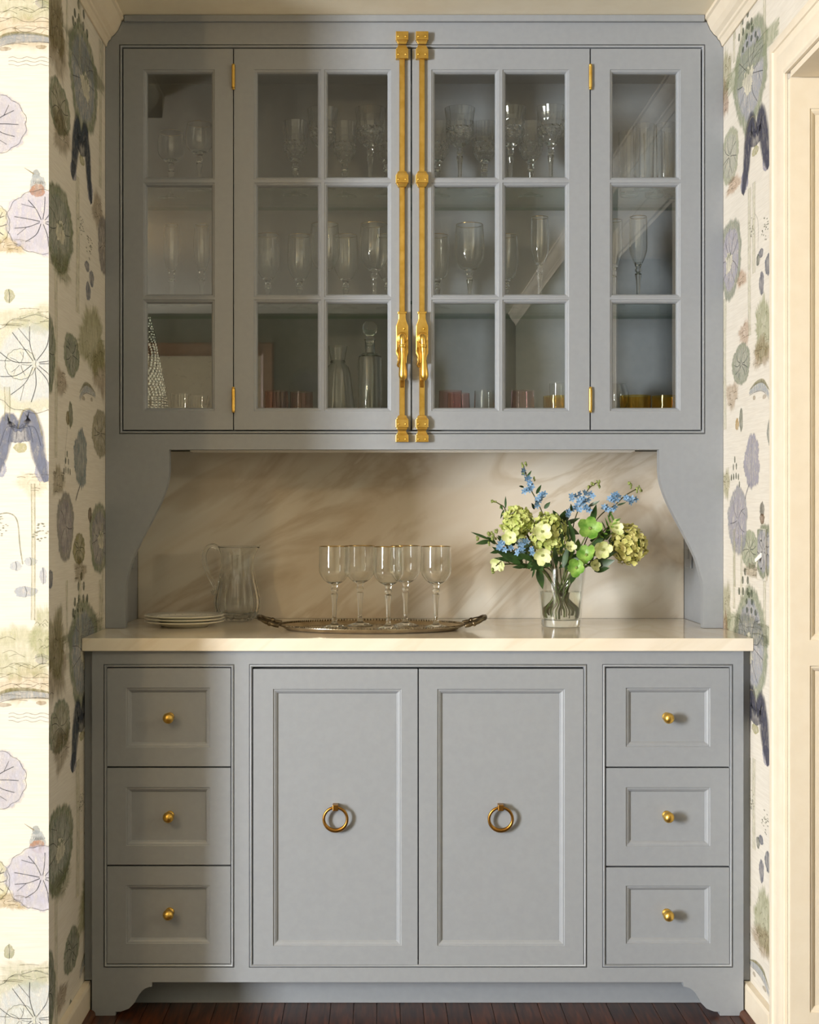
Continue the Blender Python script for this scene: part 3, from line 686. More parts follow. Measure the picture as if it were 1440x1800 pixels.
place(f2, [(949,3.71),(1122,3.705),(1079,3.75)], SH2, ['gold-rimmed tulip flute on the middle shelf, beside the ribbed goblets','gold-rimmed tulip flute on the middle shelf behind the highball-side narrow pane','gold-rimmed tulip flute on the middle shelf, set behind the narrow stile of the other two'])
def ribmod(hb):
    return lambda a, z_, j: 1-.016*abs(math.cos(9*a)) if z_ > hb else 1
w1 = stemware('water_goblet', 'short gold-rimmed ribbed goblet on the middle shelf', 'short ribbed goblets on the middle shelf', .203, .076, .0345, .0315, True, .034, 54, ribmod(.076))
place(w1, [(471,3.79),(527,3.80),(608,3.80),(682,3.80),(769,3.80),(890,3.80)], SH2, 'narrow plain flutes')
w2 = stemware('water_goblet', 'large gold-rimmed ribbed goblet on the middle shelf', 'large ribbed goblets on the middle shelf', .214, .086, .0405, .0370, True, .036, 54, ribmod(.086))
place(w2, [(571,3.705),(658,3.705),(825.5,3.71)], SH2, 'narrow plain flutes')
# bottom shelf
cr = thing('crystal_tree', 'silver beaded crystal tree ornament on the cabinet floor behind left narrow pane', 'ornament', (X(261,3.72),3.72,SHB+.0006))
c0 = ORG[cr.name]; mb = MB(); rnd = random.Random(3); nn = 0
for j in range(40):
    t_ = j/39; z_ = c0[2]+.012+.285*t_; r_ = .0575*(1-t_)**.9+.003; k = max(3, int(2*PI*r_/.0105))
    for i in range(k):
        a = 2*PI*(i+.5*(j%2))/k+.2*j; mb.ball((c0[0]+r_*math.cos(a), c0[1]+r_*math.sin(a), z_+rnd.uniform(-.001,.001)), rnd.uniform(.0046,.0066), 8, 6)
M['bead'] = mat('mirrored_bead', (214,220,222), 0.08, 1.0)
o = mb.build('beads', 'bead', cr); o['kind'] = 'stuff'
MB().lathe([(.046,0),(.050,.003),(.048,.008),(.001,.27)], c0, 24).build('cone', 'chrome', cr, smooth=True, auto=40)
cf = thing('carafe', 'clear conical carafe with flared neck and collar on the cabinet floor', 'carafe', (X(594,3.73),3.73,SHB+.0006))
o_ = [(.050,0),(.0535,.004),(.050,.03),(.042,.09),(.0345,.150),(.030,.166),(.021,.173),(.0195,.176),(.0215,.179),(.0195,.182),(.0205,.19),(.0265,.222)]
i_ = [(.0250,.222),(.0188,.190),(.0178,.18),(.0180,.174),(.027,.164),(.0325,.148),(.040,.088),(.048,.03),(.050,.010),(.0006,.009)]
MB().lathe(o_+i_, ORG[cf.name], 48).build('body', 'crystal', cf, smooth=True, auto=50)
dc = thing('decanter', 'clear square-shouldered decanter with ball stopper on the cabinet floor', 'decanter', (X(650.5,3.74),3.74,SHB+.0006))
o_ = [(.031,0),(.0335,.004),(.0335,.05),(.0335,.185),(.031,.196),(.022,.2035),(.0145,.206),(.0138,.21),(.0138,.238),(.0165,.242)]
i_ = [(.0120,.242),(.0112,.21),(.0125,.204),(.028,.193),(.0305,.183),(.0305,.05),(.030,.012),(.0006,.011)]
MB().lathe(o_+i_, ORG[dc.name], 40).build('body', 'crystal', dc, smooth=True, auto=40)
c = ORG[dc.name]; MB().lathe([(.0005,.228),(.0105,.229),(.0115,.243),(.0115,.247),(.0095,.251),(.015,.256),(.0195,.266),(.0205,.274),(.0185,.284),(.012,.291),(.0005,.2935)], c, 28).build('stopper', 'crystal', dc, smooth=True, auto=50)
a1 = tumbler('tumbler', 'low pink glass tumbler on the cabinet floor', 'pink tumblers on the cabinet floor', .0345, .0310, .100, 'pink')
place(a1, [(792,3.72),(919,3.715),(806,3.80),(486,3.73),(530,3.76)], SHB, 'amber tumblers')
a2 = tumbler('tumbler', 'low clear glass tumbler among pink tumblers on the cabinet floor', 'clear tumblers on the cabinet floor', .0320, .0290, .100, 'crystal')
place(a2, [(853,3.725)], SHB)
a3 = tumbler('tumbler', 'amber-gold glass tumbler on the cabinet floor', 'amber tumblers on the cabinet floor', .0410, .0420, .086, 'amber', 36)
place(a3, [(982,3.735),(1117,3.72),(1173,3.73)], SHB, ['amber glass tumbler holding a small clear glass inside','empty amber glass tumbler beside the snifter','empty amber glass tumbler beside the cabinet side, away from the snifter'])
a4 = tumbler('tumbler', 'small fluted clear glass nested in an amber tumbler', 'nested clear glass', .0235, .0250, .112, 'crystal', 42, flut)
place(a4, [(982,3.735)], SHB+.0092)
a5 = tumbler('tumbler', 'clear straight tumbler beside the crystal tree ornament', 'clear tumblers beside the crystal tree', .0270, .0285, .098, 'crystal')
place(a5, [(318,3.80),(348,3.86)], SHB, ['clear straight tumbler beside the crystal tree ornament','clear straight tumbler set farther back, one away from the crystal tree ornament'])
sn = stemware('snifter', 'small clear snifter beside amber tumblers on the cabinet floor', None, .128, .05, .0300, .0215, False, .026)
place(sn, [(1086,3.80)], SHB)

# ------------------------------------------------------------------ vase of flowers
vc = (X(986,3.665), 3.665, ZC)
VS = thing('flower_vase', 'clear tapered glass vase half filled with water on the marble counter', 'vase', vc)
def wav(a, h_, j): return 1+.012*math.sin(5*a+h_*60)+.008*math.sin(9*a-h_*90)
vo = [(.0005,0),(.050,0),(.0525,.003),(.0545,.03),(.0600,.093),(.0650,.150),(.0665,.158)]
vi = [(.0630,.158),(.0615,.150),(.0562,.093),(.0505,.03),(.046,.020),(.0005,.019)]
MB().lathe(spl(vo[1:],4)+vi, vc, 48, mod=wav).build('vase_body', 'vase_glass', VS, smooth=True, auto=60)
MB().lathe([(.0005,.0006),(.0495,.0006),(.0512,.004),(.0515,.018),(.0490,.0188),(.0005,.0188)], vc, 40, mod=wav).build('thick_base', 'crystal', VS, smooth=True, auto=50)
MB().lathe([(.0005,.0200),(.0455,.0205),(.0490,.030),(.0545,.092),(.0548,.0932),(.0005,.0932)], vc, 48).build('water', 'water', VS, smooth=True, auto=50)
rf = random.Random(11)
def FP(px_, py_, dd): return Vector((X(px_,dd), dd, Z(py_,dd)))
MOUTH = Vector((vc[0], vc[1], ZC+.150))
def stem_to(head, i, r_=.0022):
    a = i*2.4+.6; b0 = Vector((vc[0]+.036*math.cos(a), vc[1]+.036*math.sin(a)*.9, ZC+.0245+.004*(i%3)))
    kn = Vector((vc[0]+.016*math.cos(a), vc[1]+.016*math.sin(a), ZC+.075))
    mo = MOUTH+Vector((max(-.040,min(.040,(head.x-vc[0])*.35)), max(-.03,min(.03,(head.y-vc[1])*.4)), -.012))
    return smooth_path([b0, b0.lerp(kn,.45)+Vector((.010*math.cos(a),.010*math.sin(a),-.004)), kn, mo, mo.lerp(head,.55)+Vector((0,0,.012)), head], 6)
def orient(n_):
    n_ = n_.normalized(); u = n_.cross(Vector((0,0,1)))
    if u.length < 1e-4: u = Vector((1,0,0))
    u.normalize(); return u, n_.cross(u), n_
def petal(mb, base, dirv, nrm, ln, wd, cup=.25, k=5, th=0.0):
    """one rounded petal of 2*k quads, curved up along its length and across its width"""
    side = dirv.cross(nrm).normalized(); vs, fs = [], []
    for i in range(k+1):
        t_ = i/k; w_ = wd*math.sin(PI*min(1, .10+t_*.80))**.65
        if i == k: w_ = wd*.42
        c_ = base+dirv*(ln*t_)+nrm*(cup*ln*t_*t_)
        for s_ in (-1,0,1): vs.append(c_+side*(w_*s_)+nrm*(cup*.35*w_*abs(s_)))
    for i in range(k):
        for j in range(2): fs.append((i*3+j, i*3+j+1, (i+1)*3+j+1, (i+1)*3+j))
    mb.add(vs, fs)
def leafblade(mb, base, dirv, nrm, ln, wd, droop=-.2, k=7):
    side = dirv.cross(nrm).normalized(); vs, fs = [], []
    for i in range(k+1):
        t_ = i/k; w_ = wd*math.sin(PI*(.04+.96*t_)**.8)+.0003
        c_ = base+dirv*(ln*t_)+nrm*(droop*ln*t_*t_)
        for s_ in (-1,0,1): vs.append(c_+side*(w_*s_)+nrm*(.18*w_*abs(s_)))
    for i in range(k):
        for j in range(2): fs.append((i*3+j, i*3+j+1, (i+1)*3+j+1, (i+1)*3+j))
    mb.add(vs, fs)
si = 0
def hydrangea(px_, py_, dd, rx, ry, m_, label):
    global si
    c = FP(px_,py_,dd); t_ = thing('hydrangea', label, 'flower', tuple(c), 'hydrangeas in the vase')
    MB().tube(stem_to(c, si, .003), .0030, 8).build('stem', 'dark_stem', t_, smooth=True); si += 1
    mb = MB(); n_ = 165; ga = PI*(3-math.sqrt(5))
    for i in range(n_):
        y_ = 1-2*(i+.5)/n_; r_ = math.sqrt(1-y_*y_); a = ga*i
        d_ = Vector((r_*math.cos(a), r_*math.sin(a), y_)); jit = rf.uniform(.80,1.12)
        p_ = c+Vector((d_.x*rx, d_.y*min(rx,ry)*.95, d_.z*ry))*jit
        nn = (d_+Vector((rf.uniform(-.6,.6),rf.uniform(-.6,.6),rf.uniform(-.6,.6)))).normalized()
        u, v_, nn = orient(nn); a0 = rf.uniform(0,PI)
        for q_ in range(4):
            an = a0+q_*PI/2; petal(mb, p_, u*math.cos(an)+v_*math.sin(an), nn, .0092*rf.uniform(.8,1.2), .0050, .30, 4)
        mb.ball(tuple(p_+nn*.0008), .0011, 5, 4)
    mb.build('florets', m_, t_)
    MB().ball(tuple(c), 1, 14, 10, (rx*.74,min(rx,ry)*.70,ry*.74)).build('flower_core', 'midleaf', t_, smooth=True)
hydrangea(911, 918, 3.645, .039, .037, 'hydrangea', 'round lime hydrangea head facing the wine glasses')
hydrangea(966, 940, 3.61, .044, .054, 'hydrangea', 'large upright lime hydrangea head in the middle of the bouquet')
hydrangea(1106, 958, 3.635, .042, .048, 'hydrangea2', 'yellow-green hydrangea head leaning toward the curved bracket')
def hellebore(px_, py_, dd, r_, face, m_, label, n_=5):
    global si
    c = FP(px_,py_,dd); t_ = thing('hellebore', label, 'flower', tuple(c), 'hellebores in the vase')
    MB().tube(stem_to(c+Vector((0,.006,-.004)), si), .0019, 8).build('stem', 'stem', t_, smooth=True); si += 1
    u, v_, nn = orient(Vector(face)); p0 = rf.uniform(0,1)
    mb = MB()
    for q_ in range(n_):
        an = p0+q_*2*PI/n_; petal(mb, c, u*math.cos(an)+v_*math.sin(an), nn, r_*1.25*rf.uniform(.85,1.12), r_*.62, rf.uniform(.25,.7), 7)
    mb.build('petals', m_, t_, smooth=True)
    mb = MB()
    for q_ in range(12):
        an = q_*2.4; rr = r_*.05*math.sqrt(q_)
        mb.ball(tuple(c+u*(rr*math.cos(an))+v_*(rr*math.sin(an))+nn*(r_*.22)), r_*.055, 6, 4)
    mb.build('stamens', 'bud', t_, smooth=True)
hellebore(897, 945, 3.58, .016, (-.3,-1,.1), 'hellebore', 'cream hellebore below the round hydrangea')
hellebore(953, 935, 3.555, .020, (-.1,-1,.3), 'hellebore', 'pale hellebore on the front of the large hydrangea')
hellebore(953, 975, 3.56, .020, (0,-1,-.5), 'hellebore', 'cream hellebore hanging under the large hydrangea')
hellebore(1002, 961, 3.57, .012, (.3,-1,.2), 'hellebore', 'small cream hellebore bud between hydrangea and green hellebores')
hellebore(1058, 966, 3.565, .021, (.25,-1,-.1), 'hellebore', 'cream hellebore beside the yellow-green hydrangea')
hellebore(1013, 998, 3.555, .020, (-.2,-1,.15), 'hellebore_green', 'bright green hellebore drooping over the vase rim')
hellebore(1031, 976, 3.57, .021, (-.4,-1,.35), 'hellebore_green', 'bright green hellebore above the drooping one')
hellebore(1037, 929, 3.60, .024, (-.2,-1,.2), 'hellebore_green', 'large green hellebore under the blue blossoms')
hellebore(1083, 929, 3.61, .017, (.1,-1,.4), 'hellebore', 'pale hellebore on top of the yellow-green hydrangea')
hellebore(876, 990, 3.62, .018, (-.5,-1,-.6), 'hellebore', 'pale hellebore drooping toward the silver tray')
hellebore(1045, 994, 3.59, .013, (.4,-1,.2), 'hellebore', 'half-open green-white hellebore at the vase rim')
# blue sprays
bl = MB()
for q_ in range(5):
    an = q_*2*PI/5; petal(bl, Vector((0,0,0)), Vector((math.cos(an),math.sin(an),0)), Vector((0,0,1)), .0092, .0027, .2, 3)
bl.ball((0,0,.001), .0016, 6, 4)
bproto = None
def spray(pts, blooms, buds, leaves, label, vase=True):
    global si, bproto
    P = [FP(*p_) for p_ in pts]; t_ = thing('tweedia_spray', label, 'flower', tuple(P[0]), 'blue sprays in the vase')
    st = stem_to(P[0], si)+smooth_path(P, 5)[1:] if vase else smooth_path(P, 5); si += 1
    MB().tube(st, .0016, 7).build('stem', 'dark_stem', t_, smooth=True)
    blooms = blooms+[(a_+rf.uniform(-7,7), b_+rf.uniform(-6,6), d_+rf.uniform(-.008,.012)) for a_, b_, d_ in blooms]
    for (bx_, by_, bd) in blooms:
        c = FP(bx_,by_,bd)
        if bproto is None: o = bl.build('blossom', 'blue', None); bproto = o; o.parent = t_
        else: o = bproto.copy(); C.objects.link(o); o.parent = t_
        o.location = c-Vector(ORG[t_.name])
        o.rotation_euler = Vector((rf.uniform(-.8,.8),-1,rf.uniform(-.4,.9))).to_track_quat('Z','Y').to_euler()
    mb = MB()
    for (bx_, by_, bd) in buds:
        c = FP(bx_,by_,bd)
        for _ in range(3): mb.ball(tuple(c+Vector((rf.uniform(-.004,.004),rf.uniform(-.003,.003),rf.uniform(-.004,.004)))), rf.uniform(.0028,.0042), 7, 5, (.8,.8,1.3))
    if buds: mb.build('buds', 'bud', t_, smooth=True)
    for (lx, ly, ld, ex, ey, wd) in leaves:
        a, b_ = FP(lx,ly,ld), FP(ex,ey,ld-.01); mb = MB(); d_ = b_-a
        leafblade(mb, a, d_.normalized(), Vector((.2,-.9,.4)).normalized(), d_.length, wd, .12)
        mb.build('leaf', 'leaf', t_, smooth=True)
spray([(955,905,3.66),(945,882,3.66),(932,858,3.66),(926,838,3.66),(921,820,3.66)],
      [(944,889,3.645),(950,873,3.65),(957,868,3.65),(948,880,3.64),(930,861,3.65),(922,864,3.65),(936,857,3.65),(931,848,3.65),(920,827,3.65),(926,842,3.65)],
      [(918,817,3.66),(925,815,3.66),(922,832,3.66),(938,842,3.66)], [(943,868,3.66,951,853,.0042),(957,894,3.66,967,883,.0052),(921,856,3.66,912,855,.003),(926,840,3.66,934,828,.003),(940,895,3.66,934,885,.0048)],
      'tall blue-flowered spray reaching above the round hydrangea')
spray([(1010,915,3.66),(1018,893,3.66),(1028,872,3.66),(1036,858,3.66),(1050,848,3.66)],
      [(1006,877,3.645),(1012,872,3.65),(1018,880,3.64),(1026,876,3.64),(1034,879,3.645),(1038,868,3.65),(1021,895,3.64),(1029,892,3.64),(1036,897,3.645),(1013,893,3.65),(1000,899,3.65),(998,906,3.65),(1030,868,3.65),(1024,886,3.635)],
      [(1036,858,3.66),(1041,852,3.66),(1051,847,3.66),(1054,853,3.66)], [(1035,890,3.66,1054,881,.0045),(1040,920,3.66,1047,888,.0085),(1005,900,3.66,1003,886,.004)],
      'dense cluster of blue blossoms rising behind the green hellebores')
spray([(1050,912,3.68),(1062,900,3.68),(1080,889,3.68),(1098,872,3.68),(1118,860,3.68)],
      [(1072,876,3.665),(1079,870,3.67),(1085,878,3.665),(1088,872,3.67),(1062,891,3.665),(1069,896,3.665),(1078,896,3.66),(1103,876,3.67),(1109,883,3.665),(1111,876,3.67)],
      [(1106,849,3.68),(1122,857,3.68),(1127,860,3.68),(1111,855,3.68),(1119,862,3.68)], [(1075,897,3.68,1069,912,.003),(1085,888,3.68,1100,884,.0028)],
      'blue-flowered spray leaning toward the curved bracket with green tips')
spray([(905,970,3.62),(895,962,3.61),(884,957,3.60)],
      [(882,958,3.585),(888,966,3.585),(877,962,3.59),(886,950,3.59),(915,957,3.58),(918,965,3.58),(911,968,3.585),(899,965,3.585),(936,972,3.575),(922,952,3.58)],
      [(866,940,3.60),(872,935,3.60)], [(890,960,3.61,872,944,.004),(900,975,3.62,868,968,.0045)], 'low blue blossoms in front of the round hydrangea')
def branch(pts, leaves, tips, label, name='foliage_sprig', lm='leaf'):
    global si
    P = [FP(*p_) for p_ in pts]; t_ = thing(name, label, 'foliage', tuple(P[0]), 'foliage in the vase')
    MB().tube(stem_to(P[0], si)+smooth_path(P,5)[1:], .0015, 7).build('stem', 'dark_stem', t_, smooth=True); si += 1
    for (lx, ly, ld, ex, ey, wd) in leaves:
        a, b_ = FP(lx,ly,ld), FP(ex,ey,ld-.012); mb = MB(); d_ = b_-a
        leafblade(mb, a, d_.normalized(), Vector((rf.uniform(-.4,.4),-.9,rf.uniform(0,.6))).normalized(), d_.length, wd, rf.uniform(-.1,.15))
        mb.build('leaf', lm, t_, smooth=True)
    mb = MB()
    for (bx_, by_, bd, r_) in tips:
        c = FP(bx_,by_,bd)
        for _ in range(4): mb.ball(tuple(c+Vector((rf.uniform(-r_,r_),rf.uniform(-r_,r_)*.6,rf.uniform(-r_,r_)))), r_*rf.uniform(.5,.8), 7, 5, (1,1,1.2))
    if tips: mb.build('buds', 'bud', t_, smooth=True)
branch([(890,925,3.66),(888,895,3.66),(878,886,3.66),(866,880,3.66)], [(889,893,3.66,889,872,.0028),(886,896,3.66,880,912,.0026),(880,888,3.66,884,897,.003)], [(865,880,3.66,.004),(871,882,3.66,.003),(881,893,3.66,.003)], 'thin budded sprig arching over the round hydrangea')
branch([(880,962,3.63),(866,951,3.63),(850,945,3.63)], [(860,948,3.63,828,935,.0036),(862,951,3.63,836,956,.0062),(872,956,3.63,856,944,.006),(880,968,3.63,862,972,.005),(888,975,3.63,866,962,.006)], [(839,947,3.63,.0045),(862,938,3.62,.006),(868,944,3.62,.006),(858,956,3.62,.004)], 'dark-leaved sprig pointing toward the wine glasses')
branch([(900,992,3.62),(885,985,3.61),(872,995,3.60)], [(905,985,3.61,868,982,.007),(915,990,3.61,880,975,.008),(922,996,3.60,900,998,.005),(925,980,3.60,893,978,.007),(935,985,3.59,910,972,.007)], [(867,1003,3.595,.0055)], 'leafy sprig drooping below the low blue blossoms')
branch([(985,960,3.62),(990,945,3.61),(995,930,3.60)], [(987,972,3.585,984,920,.0075),(1000,975,3.60,996,925,.006),(978,995,3.58,975,960,.008),(990,998,3.58,1000,960,.008),(1010,955,3.60,1000,915,.007),(965,995,3.585,948,985,.006)], [], 'upright dark leaves between the middle hydrangea and green hellebores')
branch([(1040,985,3.62),(1060,990,3.61),(1075,990,3.60)], [(1048,995,3.60,1080,985,.011),(1045,1003,3.60,1072,1000,.009),(1050,985,3.61,1085,970,.008),(1040,960,3.62,1062,945,.008)], [], 'broad dark leaves under the yellow-green hydrangea')
branch([(1045,950,3.62),(1065,930,3.62),(1085,915,3.62)], [(1055+i*5,942-i*5,3.61,1062+i*6,946-i*7,.0022) for i in range(6)]+[(1055+i*5,942-i*5,3.61,1048+i*5,925-i*5,.0022) for i in range(6)], [], 'feathery light green sprig behind the cream hellebore', 'feathery_sprig', 'midleaf')
branch([(950,1000,3.62),(948,1010,3.62),(947,1015,3.615)], [(946,1000,3.61,954,1036,.0105),(1010,1005,3.61,1004,1026,.008),(940,1000,3.60,936,1016,.0025)], [], 'single dark leaves pressed inside the vase')
for i, (a_, b_, dd, lab) in enumerate(((905,965,3.66,'dark leaves filling behind the low blue blossoms'),(985,925,3.68,'dark leaves filling behind the middle hydrangea'),(1065,955,3.68,'dark leaves filling behind the cream hellebore'),(1015,975,3.66,'mid-green leaves filling above the vase mouth'),(950,988,3.61,'dark leaves hanging over the vase rim under the middle hydrangea'),(925,985,3.64,'dark leaves reaching from the vase rim toward the tray'),(1000,985,3.60,'dark leaves crossing in front of the stems at the vase mouth'),(1050,980,3.64,'dark leaves reaching from the vase rim under the cream hellebore'))):
    lv = []
    for j in range(9):
        an = j*2.4+i; r0, r1 = 6, rf.uniform(26,42)*(1 if i < 4 else .62)
        lv.append((a_+r0*math.cos(an), b_-r0*math.sin(an), dd-.01*(j%3), a_+r1*math.cos(an), b_-r1*.8*math.sin(an), rf.uniform(.006,.0115)*(1 if i < 4 else .8)))
    branch([(a_,b_+14,dd),(a_,b_+5,dd),(a_,b_,dd)], lv, [], lab, lm='leaf' if i % 2 == 0 else 'midleaf' if i == 3 else 'leaf')

# ------------------------------------------------------------------ printed wallpaper (flat ink on the walls)
class Ink:
    def __init__(s, pt, uv, sc): s.pt, s.uv, s.sc = pt, uv, sc; s.v, s.f, s.c = [], [], []; s.lay = 0.0003; s.lim = (-9, 9); s.zl = (0.0, Z_CEIL)
    def put(s, uvs, fs, cols, lev=0.00012):
        s.n = getattr(s, 'n', 0)+1; s.lay = lev+(s.n % 14)*0.00001; b_ = len(s.v)
        s.v += [s.pt(min(max(u,s.lim[0]),s.lim[1]), min(max(v_,s.zl[0]),s.zl[1]), s.lay) for u, v_ in uvs]; s.f += [tuple(b_+i for i in q_) for q_ in fs]; s.c += cols
    def blob(s, c, ru, rv, c0, c1=None, a=.8, scal=0, amp=.05, edge=.86, rot=0.0, soft=1.08, seed=0, lev=0.00012):
        c1 = c1 or c0; n_ = 96; rr = random.Random(seed+int(c[1]*1000)); ph = [rr.uniform(0,6.28) for _ in range(4)]; jag = [rr.uniform(-1,1) for _ in range(n_)]
        rings = [0.0,.45,edge-.1,edge,.97,soft]; uvs, cols, fs = [], [], []
        for j, t_ in enumerate(rings):
            for i in range(n_):
                th = 2*PI*i/n_; k = 1+amp*(math.sin(3*th+ph[0])+.7*math.sin(5*th+ph[1])+.5*math.sin(9*th+ph[2]))
                k += amp*1.1*jag[i]*(t_ > .9)
                if scal: k += amp*1.2*abs(math.sin(scal*th/2))
                x_, y_ = t_*k*math.cos(th)*ru, t_*k*math.sin(th)*rv
                uvs.append((c[0]+x_*math.cos(rot)-y_*math.sin(rot)*ru/rv, c[1]+x_*math.sin(rot)*rv/ru+y_*math.cos(rot)))
                col = c0 if j < 3 else c1
                cols.append(lin(*col)[:3]+((a*(.62 if j < 2 else .72 if j < 4 else .8) if j < 5 else 0.0),))
        for j in range(len(rings)-1):
            for i in range(n_): fs.append((j*n_+i, j*n_+(i+1)%n_, (j+1)*n_+(i+1)%n_, (j+1)*n_+i))
        s.put(uvs, fs, cols, lev)
    def line(s, pts, w_, col, a=.7, soft=False):
        P = smooth_path([(p_[0],p_[1],0) for p_ in pts], 6); k = len(P); W = w_ if isinstance(w_, list) else [w_]*k
        if len(W) != k: W = [W[min(len(W)-1,int(i*len(W)/k))] if len(W) < 3 else W[int(i*(len(W)-1)/(k-1))]+(W[min(len(W)-1,int(i*(len(W)-1)/(k-1))+1)]-W[int(i*(len(W)-1)/(k-1))])*((i*(len(W)-1)/(k-1))%1) for i in range(k)]
        sg = (-1,-.55,.55,1) if soft else (-.5,.5); m_ = len(sg); uvs, cols, fs = [], [], []
        for i in range(k):
            t_ = P[min(i+1,k-1)]-P[max(i-1,0)]; nrm = Vector((-t_.y,t_.x,0)).normalized()
            for g_ in sg:
                q_ = P[i]+nrm*(W[i]*g_*(1 if not soft else .5)); uvs.append((q_.x,q_.y))
                cols.append(lin(*col)[:3]+((0.0 if soft and abs(g_) == 1 else a),))
        for i in range(k-1):
            for j in range(m_-1): fs.append((i*m_+j, i*m_+j+1, (i+1)*m_+j+1, (i+1)*m_+j))
        s.put(uvs, fs, cols, 0.00030)
    def build(s, wall):
        me = bpy.data.meshes.new('wallpaper_print'); me.from_pydata(s.v, [], s.f)
        at = me.color_attributes.new('ink', 'FLOAT_COLOR', 'POINT')
        at.data.foreach_set('color', [x_ for c in s.c for x_ in c])
        me.materials.append(M['ink']); o = bpy.data.objects.new('wallpaper_print', me); C.objects.link(o); o.parent = wall
        o['kind'] = 'stuff'; return o
GREY, BLUE, GREEN, OLIVE, BROWN, SLATE, LAV, LINE, CREAM, RUST = (150,152,160),(140,148,156),(132,140,116),(128,122,74),(136,110,66),(72,76,90),(166,164,180),(58,58,62),(228,222,200),(150,104,70)
